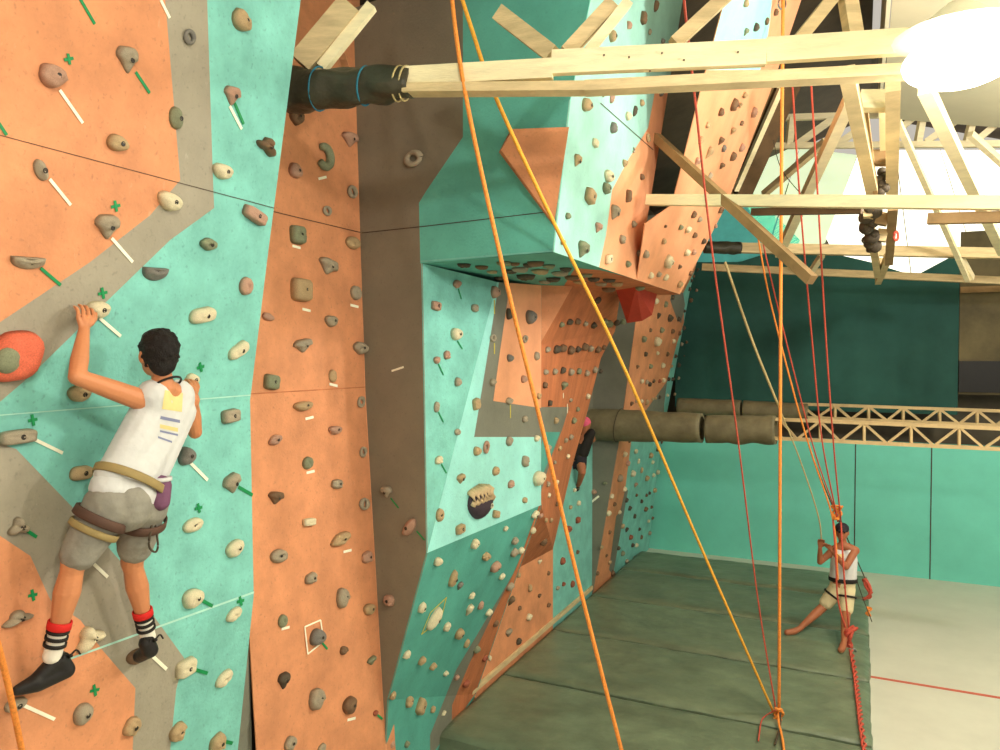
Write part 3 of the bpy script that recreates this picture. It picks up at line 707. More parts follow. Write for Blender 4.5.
# ================================================================ CLIMBING HOLDS
PROTO = {}
def proto(kind, var):
    key = (kind, var)
    if key in PROTO: return PROTO[key]
    rnd = random.Random(hash(kind) % 1000 if False else sum(map(ord, kind))*7+var*31)
    NR, NT = 9, 26; ox, oy = rnd.uniform(0,50), rnd.uniform(0,50)
    def outline(th):
        c, s = math.cos(th), math.sin(th); p = 2
        if kind == 'knob': R = .5*(1+.06*math.sin(3*th+var))
        elif kind == 'oval': R = .5
        elif kind == 'wedge':
            R = min(.5/max(.001, s) if s > .001 else 9, .5/max(.02, abs(c)*.95 - s*.42 if False else (abs(c)+max(0,-s)*.0)*.95), .62)
            if s < 0: R = .5/((abs(c)**1.25)*1.25+abs(s)*.95)
            R = min(R, .58)
        elif kind == 'jug':
            R = .5
            if s > 0: R = min(.5/max(abs(c),.01), .26/max(s,.01))
        elif kind == 'box': R = .5/((abs(c)**5+abs(s)**5)**.2)
        elif kind == 'block': R = .5/((abs(c)**3+abs(s)**3)**(1/3))*(1+.1*math.sin(2*th+var))
        elif kind == 'tri': R = .5*(.78+.26*math.cos(3*(th-math.pi/2)))
        elif kind == 'pinch': R = .5*(1-.12*math.cos(2*th))
        elif kind == 'rough': R = .5*(1+.18*noise.noise(V((c*1.6+ox, s*1.6, oy))))
        else: R = .5
        return R
    def height(rho, th):
        c, s = math.cos(th), math.sin(th); x, y = rho*c, rho*s
        base = max(0, 1-rho**3)**.5
        if kind == 'wedge': h = base*(.34+.22*y)
        elif kind == 'jug': h = base*(.38+.26*y) - .16*max(0, 1-((x/.7)**2+((y-.35)/.4)**2))
        elif kind == 'pinch': h = base*(.42-.22*abs(x))
        elif kind == 'box': h = min(1, (1-rho**6)**.4)*.42
        elif kind == 'block': h = base*(.42+.1*x)
        elif kind == 'oval': h = base*.34 - .12*max(0, 1-((x)**2+(y*1.2)**2)/.16)
        elif kind == 'tri': h = base*.4*(1+.25*math.cos(3*(th-math.pi/2)))
        elif kind == 'rough': h = base*.42*(1+.4*noise.noise(V((x*2.4+ox, y*2.4, oy))))
        else: h = base*.46
        return h
    bm = bmesh.new()
    if kind == 'ring':
        P = [V((.36*math.cos(a), .36*math.sin(a), .12)) for a in [(-2.3+4.6*k/16) for k in range(17)]]
        tube_bm(bm, P, lambda f: .13+.05*math.sin(f*3.14), 10)
    elif kind == 'holering':
        P = [V((.33*math.cos(6.2832*k/20), .36*math.sin(6.2832*k/20), .12)) for k in range(21)]; tube_bm(bm, P, lambda f: .15+.03*math.sin(f*12+var), 10, cap=False)
    else:
        cen = bm.verts.new((0,0,height(0,0))); prev = None
        for i in range(1, NR+1):
            rho = i/NR; ring = []
            for k in range(NT):
                th = 2*math.pi*k/NT; R = outline(th)*rho; h = height(rho, th)
                x, y = R*math.cos(th), R*math.sin(th)
                nz = noise.noise(V((x*5+ox, y*5+oy, var)))*.10*(1-rho*.6)
                ring.append(bm.verts.new((x, y, max(-.02, h+nz) if i < NR else -.03)))
            if prev is None:
                for k in range(NT): bm.faces.new((cen, ring[k], ring[(k+1)%NT]))
            else:
                for k in range(NT): bm.faces.new((prev[k], ring[k], ring[(k+1)%NT], prev[(k+1)%NT]))
            prev = ring
        bm.faces.new(prev[::-1])
    bmesh.ops.recalc_face_normals(bm, faces=bm.faces)
    me = mesh_from(bm, 'hold', ['hold_stone'], True)
    PROTO[key] = me; return me
def bolt_mesh():
    bm = bmesh.new(); P = [V((.5*math.cos(6.2832*k/10), .5*math.sin(6.2832*k/10), 0)) for k in range(11)]; tube_bm(bm, P, .16, 6, cap=False)
    bmesh.ops.create_circle(bm, cap_ends=True, segments=10, radius=.45); 
    return mesh_from(bm, 'bolt', ['bolt'], True)
BOLT = bolt_mesh()
HCOL = dict(s='stone', t='tan', b='brown', p='pink', c='cream', m='moss', l='slate', r='red', o='coral', d='darkst')
CNAME = dict(s='grey-beige', t='tan', b='brown', p='pinkish', c='cream', m='greenish grey', l='slate grey', r='red', o='coral orange', d='dark')
KNAME = dict(knob='round', oval='oval', wedge='wedge-shaped', jug='half-moon', box='blocky', block='chunky', tri='three-lobed', pinch='ridged', rough='lumpy', ring='C-shaped', holering='ring-shaped')
HOLDS = []   # dict records
def H(sec, x, y, w, h, kind, col, ang=0, d=None, dep=1.0):
    HOLDS.append(dict(sec=sec, x=x, y=y, w=w, h=h, kind=kind, col=col, ang=ang, desc=d, dep=dep))
def basis(n):
    up = V((0,0,1)); 
    if abs(n.z) > .9: up = V((0,-1,0))
    y = (up - n*up.dot(n)).normalized(); x = y.cross(n).normalized(); return x, y
A_H = [ # panel A
 (51,75,24,24,'rough','p',10,'pinkish two-holed snout-like hold high on the left orange area'),
 (126,60,18,26,'wedge','s',15,'wedge-shaped hold at the top of the orange area, right of the green cross'),
 (116,143,19,17,'knob','t',0,'round tan hold just above the thin seam on the orange area'),
 (40,170,13,20,'pinch','s',30,'narrow slanting hold below the seam at far left'),
 (175,118,14,20,'pinch','m',15,'greenish hold on the border of orange and grey near the top'),
 (188,37,12,15,'holering','l',0,'small triangular ring hold on the grey band at the top'),
 (231,96,14,19,'wedge','p',10,'pinkish hold at top of the teal strip with two tapes'),
 (221,171,18,16,'knob','c',0,'cream hold on the upper teal strip below the taped one'),
 (240,20,18,20,'rough','t',-20,'tan hold highest on the teal strip'),
 (168,201,22,19,'knob','c',-10,'big cream hold on the grey band above the blue smudges'),
 (106,227,20,26,'wedge','s',10,'tall wedge hold where orange meets grey, with white tape'),
 (27,261,29,17,'jug','s',3,'wide half-moon hold near the left edge above the red hold'),
 (154,272,22,18,'jug','l',3,'slate half-moon hold on the grey and teal border'),
 (207,244,14,13,'rough','m',0,'small ribbed hold on the teal above the climber'),
 (253,215,22,13,'box','p',-15,'pinkish blocky hold by the right edge of the teal strip'),
 (265,146,19,18,'tri','b',-20,'brown three-lobed hold below the black tarpaulin'),
 (245,286,12,19,'oval','p',0,'pinkish oval hold at the right edge of the teal, upper'),
 (201,315,21,17,'block','c',10,'cream chunky hold up and right of the climber\'s head'),
 (237,350,17,14,'block','c',30,'small cream hold at the right edge of the teal beside the climber\'s head'),
 (97,309,20,18,'knob','c',0,'pale hold gripped by the climber\'s raised left hand'),
 (16,437,32,15,'box','s',2,'long flat hold at the left edge below the red one'),
 (78,393,20,17,'knob','t',0,'tan hold hidden behind the climber\'s left elbow'),
 (80,473,18,16,'block','t',-5,'tan hold just left of the climber\'s waist'),
 (229,416,16,14,'box','s',5,'squarish hold right of the climber\'s shoulder'),
 (185,456,15,19,'knob','l',0,'slate hold right of the climber\'s lower back, with white tape'),
 (231,484,15,21,'wedge','s',20,'wedge hold with a green tape at the right edge of the teal'),
 (192,525,19,14,'oval','c',5,'cream oval hold right of the hanging quickdraw'),
 (233,548,16,16,'knob','c',20,'cream hold low at the right edge of the teal, above the bend'),
 (191,379,12,12,'knob','c',0,'pale hold gripped by the climber\'s right hand'),
 (17,527,19,20,'tri','s',0,'hold at the left edge with a curved green tape'),
 (16,618,29,15,'tri','s',5,'wide lobed hold on the lower left orange patch'),
 (87,638,28,24,'tri','c',20,'large cream three-armed hold between the climber\'s feet'),
 (191,598,19,19,'knob','c',0,'round cream hold on the teal right of the climber\'s calf'),
 (233,614,15,12,'oval','c',15,'small oval hold below the bend seam near the green cross'),
 (184,667,18,16,'box','c',3,'squarish pale hold right of the climber\'s lower shoe'),
 (223,678,17,13,'oval','c',20,'oval hold lower right, below the squarish pale one'),
 (81,713,17,20,'knob','s',0,'round hold under the lower left green cross'),
 (130,726,15,18,'rough','t',10,'tan lumpy hold at the bottom of the lower orange patch'),
 (176,731,16,16,'rough','t',30,'tan hold at the bottom edge on the teal, left one'),
 (216,742,16,17,'rough','t',10,'tan hold at the very bottom of the teal, with green tape'),
 (14,704,20,12,'knob','s',0,'hold under the toe of the climber\'s left shoe'),
 (134,656,16,14,'knob','b',0,'brown hold under the climber\'s right shoe')]
for r in A_H: H(SA, *r[:6], r[6], r[7])
H(SA, 13, 356, 42, 54, 'block', 'o', -8, 'big coral red dished hold at the left edge beside the climber', .8)
B_H = [(295,117,12,16,'rough','b'),(322,157,17,27,'ring','m'),(349,140,15,14,'wedge','p'),(294,171,12,15,'knob','p'),(296,235,13,19,'box','m'),(326,211,9,10,'holering','s'),
 (351,192,10,13,'holering','s'),(352,243,14,13,'oval','t'),(327,267,17,16,'wedge','s'),(299,290,17,24,'box','t'),(355,293,10,15,'oval','s'),(267,317,11,8,'knob','p'),
 (330,321,11,12,'knob','s'),(302,346,17,14,'wedge','s'),(359,348,12,13,'rough','s'),(270,382,13,16,'box','m'),(332,376,8,12,'pinch','t'),(360,402,8,11,'holering','s'),
 (302,406,18,10,'knob','t'),(334,430,12,9,'knob','p'),(274,440,12,10,'rough','p'),(362,452,7,11,'holering','s'),(307,463,10,13,'oval','m'),(336,484,11,10,'rough','s'),
 (275,498,14,13,'wedge','b'),(363,504,10,13,'holering','s'),(308,522,12,8,'box','c'),(339,539,18,12,'rough','t'),(278,556,17,14,'oval','s'),(366,557,10,12,'rough','p'),
 (310,578,12,11,'rough','s'),(341,597,11,20,'rough','s'),(282,621,9,13,'oval','m'),(316,637,15,16,'knob','l'),(343,650,8,8,'rough','b'),(368,609,11,11,'knob','t'),
 (371,661,9,8,'wedge','m'),(283,681,11,16,'wedge','d'),(315,698,15,20,'rough','s'),(348,705,13,16,'knob','b'),(289,743,11,13,'rough','s'),(375,713,5,5,'knob','r'),(321,748,8,8,'knob','s')]
for r in B_H: H(SB, *r, random.uniform(-15,15))
for r in [(415,159,20,16,'holering','s',0,'diamond-shaped ring hold high on the grey recess'),(387,492,10,12,'wedge','s',0,'hold with green tape at the middle of the grey recess'),
          (410,527,10,20,'pinch','p',-40,'slanting pinkish hold with green tape on the grey recess'),(390,600,11,11,'rough','p',0,'lowest pinkish hold on the grey recess')]:
    H(SD if r[1] < 255 else SC, *r)
H_H = [(456,284,8,10,'rough','p'),(435,306,10,11,'box','p'),(474,308,8,10,'rough','s'),(455,334,12,15,'knob','c'),(446,355,7,11,'rough','p'),(436,360,7,9,'knob','p'),(457,382,7,11,'knob','s'),
 (475,404,7,14,'box','t'),(436,407,7,12,'pinch','s'),(457,432,12,8,'oval','s'),(438,460,9,10,'rough','c'),(476,451,8,11,'knob','t'),(485,447,7,15,'holering','p'),(494,292,9,15,'rough','p'),
 (492,338,7,10,'holering','s'),(508,314,6,14,'knob','d'),(529,317,10,17,'knob','l'),(524,339,7,9,'holering','s'),(509,358,8,9,'knob','l'),(536,356,6,11,'oval','s'),(523,379,7,9,'knob','p'),
 (492,382,8,9,'rough','s'),(508,401,7,9,'rough','s'),(524,419,8,8,'rough','s'),(538,396,4,8,'rough','t'),(536,438,8,8,'rough','c'),(508,441,6,12,'rough','s'),(524,461,7,14,'rough','s'),
 (460,479,9,12,'wedge','t'),(495,471,8,11,'oval','t'),(510,484,8,9,'rough','p'),(537,478,12,17,'knob','c'),(524,500,9,7,'rough','t'),(439,515,9,16,'oval','t'),(459,529,12,11,'box','t'),(495,514,10,9,'box','t')]
for r in H_H: H(SH, *r, random.uniform(-15,15))
J_H = [(505,528,7,6,'rough','c'),(474,543,9,12,'rough','c'),(437,561,10,10,'knob','c'),(485,556,9,10,'rough','t'),(494,566,12,12,'knob','p'),(514,540,8,9,'rough','s'),(513,552,7,11,'rough','s'),
 (520,550,9,8,'knob','c'),(534,514,12,9,'rough','c'),(532,530,6,8,'knob','c'),(452,578,9,18,'pinch','t'),(459,586,6,10,'wedge','l'),(501,576,8,7,'knob','c'),(509,586,8,9,'knob','s'),
 (471,595,8,7,'rough','c'),(480,605,7,9,'pinch','p'),(468,610,7,14,'wedge','c'),(488,612,7,8,'rough','c'),(421,607,9,12,'rough','c'),(433,618,12,24,'pinch','c'),(446,626,8,10,'rough','c'),
 (458,633,10,12,'knob','t'),(466,643,7,9,'pinch','t'),(476,649,9,8,'knob','m'),(484,658,6,7,'rough','r'),(406,654,9,9,'rough','c'),(421,660,9,9,'knob','t'),(432,666,8,8,'rough','t'),
 (445,673,6,6,'rough','c'),(456,677,6,6,'knob','p'),(465,683,9,8,'knob','r'),(510,601,6,12,'wedge','b'),(495,623,6,7,'rough','b'),(392,695,7,9,'rough','t'),(408,701,9,12,'rough','t'),
 (419,706,10,17,'box','t'),(432,709,6,7,'rough','t'),(443,713,6,5,'rough','c'),(406,744,6,7,'rough','m'),(391,744,7,7,'rough','p'),(543,541,13,8,'rough','b'),(540,515,6,6,'knob','p')]
for r in J_H: H(SJ, *r, -45 if r[0] in (419,) else (-35 if r[0]==433 else random.uniform(-15,15)))
for r in [(539,562,6,6,'wedge','c'),(548,573,3,5,'rough','b'),(529,588,4,9,'rough','t'),(539,596,4,5,'wedge','b'),(519,608,6,5,'rough','b'),(528,617,6,8,'rough','c'),(508,633,8,9,'wedge','s'),
          (518,641,7,7,'rough','d'),(548,605,4,5,'rough','b'),(518,575,4,6,'rough','t'),(489,658,3,7,'rough','c')]: H(SL, *r)
E_H = [(585,105,12,15,'knob','t'),(603,94,9,8,'wedge','s'),(611,98,5,11,'pinch','p'),(641,103,5,7,'knob','t'),(627,116,6,10,'rough','c'),(634,111,4,12,'pinch','d'),(612,128,7,13,'knob','l'),(594,143,8,9,'box','c'),
 (576,161,8,14,'wedge','t'),(624,163,13,9,'jug','t'),(607,176,12,14,'rough','c'),(647,138,7,9,'holering','t'),(633,150,4,6,'ring','s'),(641,177,8,7,'knob','b'),(605,188,11,13,'rough','m'),(588,196,11,17,'box','t'),
 (627,196,5,15,'box','b'),(567,216,6,8,'knob','m'),(613,213,11,17,'wedge','s'),(597,228,8,12,'wedge','p'),(633,224,7,8,'rough','s'),(621,239,7,11,'rough','s'),(581,250,12,20,'wedge','m'),(562,242,6,7,'knob','t'),
 (607,259,11,11,'box','c'),(627,264,10,8,'rough','m'),(638,253,6,8,'rough','s'),(611,36,8,13,'knob','t'),(628,26,9,8,'wedge','p'),(642,18,6,13,'box','b'),(649,32,4,7,'holering','s'),(662,41,7,6,'rough','l'),(655,6,5,12,'pinch','b'),(660,93,6,7,'knob','l')]
for r in E_H: H(SE, *r, random.uniform(-15,15))
F_H = [(744,95,7,7,'rough','t'),(733,104,7,15,'rough','b'),(720,112,6,9,'knob','b'),(740,105,4,6,'holering','t'),(753,112,8,10,'rough','p'),(707,125,5,7,'rough','t'),(741,123,4,6,'rough','b'),(732,131,6,9,'wedge','t'),
 (720,141,6,10,'wedge','b'),(700,140,4,10,'rough','t'),(708,153,6,15,'wedge','t'),(723,148,5,8,'rough','l'),(741,147,5,10,'rough','p'),(732,156,6,11,'knob','b'),(721,166,7,8,'wedge','b'),(696,162,6,10,'wedge','p'),(709,176,5,9,'pinch','s'),
 (720,210,6,7,'box','b'),(693,214,5,9,'rough','b'),(699,219,6,7,'knob','s'),(680,227,7,7,'knob','m'),(687,229,7,9,'knob','c'),(694,235,7,7,'knob','b'),(663,241,5,7,'knob','t'),(686,252,8,9,'knob','c'),(693,252,5,7,'knob','p'),
 (667,261,11,15,'rough','c'),(645,254,7,9,'knob','s'),(679,267,6,6,'wedge','b'),(650,275,8,8,'knob','c'),(658,274,6,7,'knob','s'),(665,277,9,8,'rough','c'),(690,273,5,6,'knob','b'),(679,284,7,8,'knob','t'),
 (703,241,5,7,'knob','d'),(745,32,5,9,'wedge','m'),(755,27,6,9,'knob','d'),(766,21,6,6,'box','b'),(745,3,8,8,'rough','t'),(775,12,5,7,'rough','b'),(715,226,4,5,'knob','p'),(665,226,3,4,'knob','b')]
for r in F_H: H(SF, *r, random.uniform(-20,20))
U_H = [(464,264,10,5),(482,266,9,5),(492,271,8,4),(504,262,12,5),(511,270,10,5),(520,268,13,6),(526,275,16,6),(536,262,13,6),(540,270,14,6),(549,265,10,5),(553,278,12,5),(560,272,14,5),(566,268,9,5),
 (572,276,13,5),(580,281,10,4),(586,274,9,5),(594,278,10,5),(601,283,10,4),(609,279,8,5),(609,288,10,6),(617,283,9,6),(640,287,8,5),(528,264,9,5),(545,281,8,4),(500,277,9,4),(515,263,8,4)]
for i, r in enumerate(U_H): H(SU, *r, ['rough','knob','block'][i%3], 'dbtmds'[i%6], random.uniform(-30,30), None, .6)
rows = [('upper', 323, [(561,5),(569,6),(577,6),(585,5),(593,6),(604,7),(608,8),(616,6),(622,6)]), ('middle', 348, [(547,5),(556,8),(562,8),(570,9),(577,6),(584,8),(590,6),(597,7),(603,5)]),
        ('lower', 371, [(545,5),(554,6),(562,6),(570,7),(578,6),(586,6),(594,6),(600,4)])]
for nm, yy, xs in rows:
    for x, s_ in xs: H(SI, x, yy+random.uniform(-2,2), s_, s_+2, random.choice(['rough','knob','block']), random.choice('bdms'), 0, 'ROW:small hold in the %s row on the rust-orange overhang' % nm)
for r in [(597,300,7,10,'oval','d'),(563,386,8,11,'wedge','m'),(544,385,6,8,'rough','b'),(549,403,6,7,'box','d'),(570,400,7,5,'rough','s'),(587,396,7,7,'knob','c'),(577,409,6,6,'rough','m'),(573,420,6,8,'rough','m'),
          (555,420,7,8,'rough','t'),(570,437,8,7,'rough','s'),(565,440,6,6,'knob','s'),(559,448,5,6,'rough','t'),(567,456,5,6,'knob','c'),(554,462,6,5,'rough','s'),(548,448,5,8,'rough','s'),(556,482,8,6,'knob','c'),(547,484,6,7,'knob','s'),
          (550,520,8,6,'knob','t'),(545,520,7,6,'rough','t'),(556,504,5,5,'knob','b'),(548,495,5,6,'rough','c')]: H(SI, *r)
for r in [(562,561,6,9,'oval','r'),(572,584,5,8,'oval','r'),(563,584,4,5,'knob','r'),(577,520,5,7,'box','r'),(578,503,6,6,'rough','c'),(570,507,7,5,'rough','t'),(568,529,6,8,'knob','r'),(577,552,3,5,'rough','b'),(574,490,5,5,'knob','c'),(557,588,4,5,'rough','s')]: H(SK, *r)
for r in [(594,492,7,6,'knob','p',0,'pinkish hold above the short white tape on the grey pillar'),(605,483,6,4,'rough','m',0,'tiny hold near the right edge of the grey pillar')]: H(SG, *r)
F2u = [(656,341,12,12,'rough','c'),(655,301,7,8,'knob','c'),(665,304,4,8,'rough','m'),(658,316,4,8,'wedge','d'),(669,318,6,9,'rough','d'),(650,330,3,5,'rough','b'),(661,330,5,7,'rough','m'),(672,331,5,6,'knob','b'),(679,333,3,6,'knob','b'),
 (643,339,6,8,'knob','m'),(673,341,4,6,'knob','c'),(683,328,4,6,'knob','d'),(690,300,4,6,'knob','b'),(696,290,4,4,'rough','p'),(672,297,4,6,'rough','d'),(691,281,3,5,'wedge','d'),(684,311,3,4,'knob','d'),(678,319,4,6,'knob','d'),
 (645,354,4,6,'knob','d'),(657,353,8,5,'rough','c'),(667,354,3,6,'knob','b'),(675,356,4,5,'knob','d'),(684,356,4,4,'knob','d'),(637,367,5,5,'wedge','b'),(650,366,6,6,'rough','m'),(662,365,6,7,'rough','c'),(678,365,4,6,'knob','d'),
 (671,366,4,4,'knob','t'),(641,381,6,6,'knob','c'),(646,382,4,6,'knob','s'),(649,384,4,6,'knob','d'),(653,381,3,5,'rough','d'),(659,381,4,5,'knob','r'),(663,380,6,6,'knob','c'),(668,379,4,5,'knob','d'),(672,379,4,5,'knob','d'),(678,378,4,4,'knob','s'),
 (631,404,4,6,'wedge','b'),(636,401,5,4,'rough','s'),(641,401,6,5,'knob','c'),(646,402,4,7,'knob','t'),(652,399,5,4,'rough','t'),(655,398,3,4,'knob','t'),(659,397,3,5,'knob','d'),(667,395,6,4,'rough','c'),(674,394,5,4,'knob','t'),
 (697,270,4,5,'wedge','d'),(693,276,4,4,'knob','b'),(689,289,3,5,'knob','d'),(686,342,4,4,'knob','b'),(681,344,4,5,'knob','s'),(668,285,4,4,'knob','b')]
F2l = [(624,454,7,7,'knob','c'),(635,451,7,6,'knob','c'),(627,463,5,7,'rough','p'),(632,473,7,8,'rough','c'),(619,478,6,9,'rough','s'),(624,489,6,6,'knob','c'),(635,485,6,6,'wedge','p'),(641,470,3,7,'pinch','t'),(646,478,6,7,'knob','t'),
 (650,455,5,7,'rough','t'),(652,462,4,5,'knob','c'),(653,475,4,5,'knob','c'),(657,472,4,6,'knob','c'),(661,473,4,5,'knob','c'),(662,458,5,5,'knob','c'),(657,449,4,6,'rough','d'),(661,442,4,4,'rough','d'),(638,461,3,6,'pinch','c'),
 (629,441,4,4,'knob','b'),(635,437,3,5,'knob','d'),(639,438,3,5,'knob','d'),(654,490,5,6,'knob','t'),(658,487,4,6,'knob','r'),(649,493,3,4,'knob','d'),(646,495,4,4,'rough','b'),(636,495,3,4,'knob','b'),(641,501,3,5,'rough','d'),(657,501,4,5,'knob','r'),
 (611,496,5,6,'rough','c'),(614,504,4,5,'knob','b'),(608,513,6,7,'knob','c'),(619,512,6,5,'knob','c'),(626,500,3,6,'rough','d'),(629,508,4,6,'rough','d'),(634,516,3,6,'rough','d'),(645,509,5,6,'rough','b'),(651,507,3,4,'knob','b'),
 (648,521,4,4,'knob','c'),(652,518,3,4,'rough','b'),(609,532,3,5,'rough','b'),(622,526,4,6,'rough','t'),(626,530,4,6,'wedge','d'),(630,537,5,6,'knob','r'),(639,529,3,4,'knob','d'),(649,533,4,5,'knob','s'),(641,537,3,5,'pinch','b'),
 (632,545,4,5,'knob','d'),(636,545,5,5,'knob','c'),(618,548,4,5,'knob','d'),(622,553,5,6,'rough','m'),(601,547,4,5,'rough','t'),(606,556,4,4,'wedge','b'),(609,562,4,5,'knob','t'),(626,561,5,5,'knob','s'),(634,558,4,5,'rough','t'),(612,573,4,7,'knob','b'),(597,573,3,5,'rough','b')]
for r in F2u+F2l: H(S2, *r)

SHORT = {id(SA):'left panel', id(SB):'tall orange column', id(SC):'grey recess', id(SD):'grey recess', id(SE):'lit block side', id(SF):'steep salmon face', id(SH):'teal face under the block',
         id(SJ):'lower shaded teal overhang', id(SI):'shaded orange overhang', id(SL):'orange triangle panel', id(SK):'narrow teal panel', id(SG):'grey pillar', id(S2):'farthest wall', id(SU):'block underside'}
ORD = ['topmost such']+[w+' such from top' for w in ('second third fourth fifth sixth seventh eighth ninth tenth eleventh twelfth thirteenth fourteenth fifteenth sixteenth seventeenth eighteenth nineteenth twentieth').split()]
ORD_OLD = ['topmost']+[w+' from the top' for w in ('second third fourth fifth sixth seventh eighth ninth tenth eleventh twelfth thirteenth fourteenth fifteenth sixteenth').split()]
bysec = {}
for h in HOLDS: bysec.setdefault((id(h['sec']), ), []).append(h)
for key, hs in bysec.items():
    groups = {}
    for h in hs: groups.setdefault((h['kind'], h['col']), []).append(h)
    xs = sorted(h['x'] for h in hs); mid = xs[len(xs)//2]
    for (k, c), g in groups.items():
        g.sort(key=lambda q: q['y'])
        for i, h in enumerate(g):
            big = h['w']*h['h']
            if h['desc'] is None:
                base_ = '%s %s hold on the %s' % (CNAME[c], KNAME[k], SHORT[key[0]])
                h['desc'] = base_ + ((', '+ORD[i]) if len(g) > 1 and i < len(ORD) else '')
            h['rowgroup'] = h['desc'].startswith('ROW:')
            if h['rowgroup']: h['desc'] = h['desc'][4:]
HOLDS.sort(key=lambda h: -h['w']*h['h'])
def hold_matrix(h):
    f = h['sec'].pick(h['x'], h['y']); p = f.hit(h['x'], h['y']); n = f.n; bx, by = basis(n)
    t = depth(p)/FPX; vd = (p-CAM).normalized()
    # apparent foreshortening of the surface axes
    fx = max(.45, math.sqrt(max(0, 1-bx.dot(vd)**2))); fy = max(.5, math.sqrt(max(0, 1-by.dot(vd)**2)))
    if h['sec'] is SU: fx, fy = .8, .32
    w_ = h['w']*t/fx*.98; h_ = h['h']*t/fy*.98
    if h['sec'] not in (SA, SB, SC, SD, SU): w_ = min(w_, h_*1.6)*.8; h_ *= .85
    dz = math.sqrt(w_*h_)*.95*h['dep']
    a = math.radians(h['ang']); X = bx*math.cos(a)+by*math.sin(a); Y = by*math.cos(a)-bx*math.sin(a)
    R = Matrix((X, Y, n)).transposed().to_4x4(); 
    return Matrix.Translation(p + n*.003) @ R @ Matrix.Diagonal((w_, h_, dz, 1)), n, p, w_, h_, dz
NIND = 300
for i, h in enumerate(HOLDS[:NIND]):
    me = proto(h['kind'], i % 3)
    Mx, n, p, w_, h_, dz = hold_matrix(h)
    o = bpy.data.objects.new('climbing_hold', me); COL.objects.link(o); o.matrix_world = Mx
    o.material_slots[0].link = 'OBJECT'; o.material_slots[0].material = M['hold_'+HCOL[h['col']]]
    tag(o, h['desc'], 'climbing hold', 'climbing holds on the '+SHORT[id(h['sec'])]); h['obj'] = o
    if h['w']*h['h'] > 100 and h['w'] != 42 and h['kind'] not in ('ring','holering'):
        rr = .012 if h['sec'] in (SA, SB) else .015
        b = bpy.data.objects.new('bolt', BOLT); COL.objects.link(b); b.parent = o
        s_ = rr*1.5
        top = {'knob':.47,'oval':.235,'wedge':.36,'jug':.27,'box':.43,'block':.43,'tri':.42,'pinch':.43,'rough':.44}.get(h['kind'], .4)
        b.matrix_parent_inverse = Matrix.Identity(4)
        b.matrix_basis = Matrix.Translation((.02, 0, top)) @ Matrix.Diagonal((s_/w_, s_/h_, s_*.5/dz, 1))
if len(HOLDS) > NIND:
    bm = bmesh.new(); cols = sorted({h['col'] for h in HOLDS[NIND:]})
    for i, h in enumerate(HOLDS[NIND:]):
        Mx = hold_matrix(h)[0]; b2 = bmesh.new(); b2.from_mesh(proto(h['kind'], i % 3)); b2.transform(Mx)
        off_ = {v: bm.verts.new(v.co) for v in b2.verts}
        for f in b2.faces:
            nf = bm.faces.new([off_[v] for v in f.verts]); nf.smooth = True; nf.material_index = cols.index(h['col'])
        b2.free()
    tag(link('climbing_holds', mesh_from(bm, 'climbing_holds', ['hold_'+HCOL[c] for c in cols])), 'scatter of the tiniest climbing holds on the far climbing walls', 'climbing hold', kind='stuff')
# the dish in the big coral hold; the bearded face hold
big = next(h for h in HOLDS if h['col'] == 'o' and h['w'] == 42)
bm = bmesh.new(); bmesh.ops.create_uvsphere(bm, u_segments=20, v_segments=10, radius=.5, matrix=Matrix.Translation((-.25,-.08,.28))@Matrix.Diagonal((.5,.5,.36,1)))
d_ = link('dish', mesh_from(bm,'dish',['hold_moss'],True), big['obj']); d_['label'] = 'greyish dished middle of the hold'
p = SH.f[0].hit(478,500); n = SH.f[0].n; bx, by = basis(n); s_ = depth(p)/FPX
root = empty('feature_hold', p, 'large carved hold with dark rounded lower half and cream ribbed fringe', 'climbing hold')
bm = bmesh.new(); bmesh.ops.create_uvsphere(bm, u_segments=28, v_segments=18, radius=1)
for v in bm.verts:
    if v.co.z < 0: v.co.z = -.02
    if v.co.y < 0: v.co.x *= 1-.25*abs(v.co.y)**1.5
R4 = Matrix((bx, by, n)).transposed().to_4x4()
bm.transform(Matrix.Translation(p+by*(-2*s_)) @ R4 @ Matrix.Diagonal((17*s_*1.25, 17*s_, 13*s_, 1)))
world_child(link('chin', mesh_from(bm,'chin',['monster_dark'],True)), root)['label'] = 'dark rounded lower half'
bm = bmesh.new()
for k in range(9):
    f = (k-4)/4; q = p + bx*(f*19*s_) + by*((9-3*abs(f))*s_)
    tube_bm(bm, [q+n*(.5*s_)+by*5*s_, q+n*((12-6*f*f)*s_)+by*2*s_, q+n*((13-6*f*f)*s_)-by*5*s_, q+n*(9*s_)*(1-.4*abs(f))-by*8*s_], 2.9*s_, 8)
world_child(link('ribbed_fringe', mesh_from(bm,'ribbed_fringe',['monster_cream'],True)), root)['label'] = 'cream ribbed band'
bm = bmesh.new(); q = p+bx*(7*s_)-by*(6*s_)+n*(12.2*s_); torus(bm, q, 2.2*s_, .7*s_, bx, by)
world_child(link('bolt', mesh_from(bm,'bolt',['hold_cream'],True)), root)

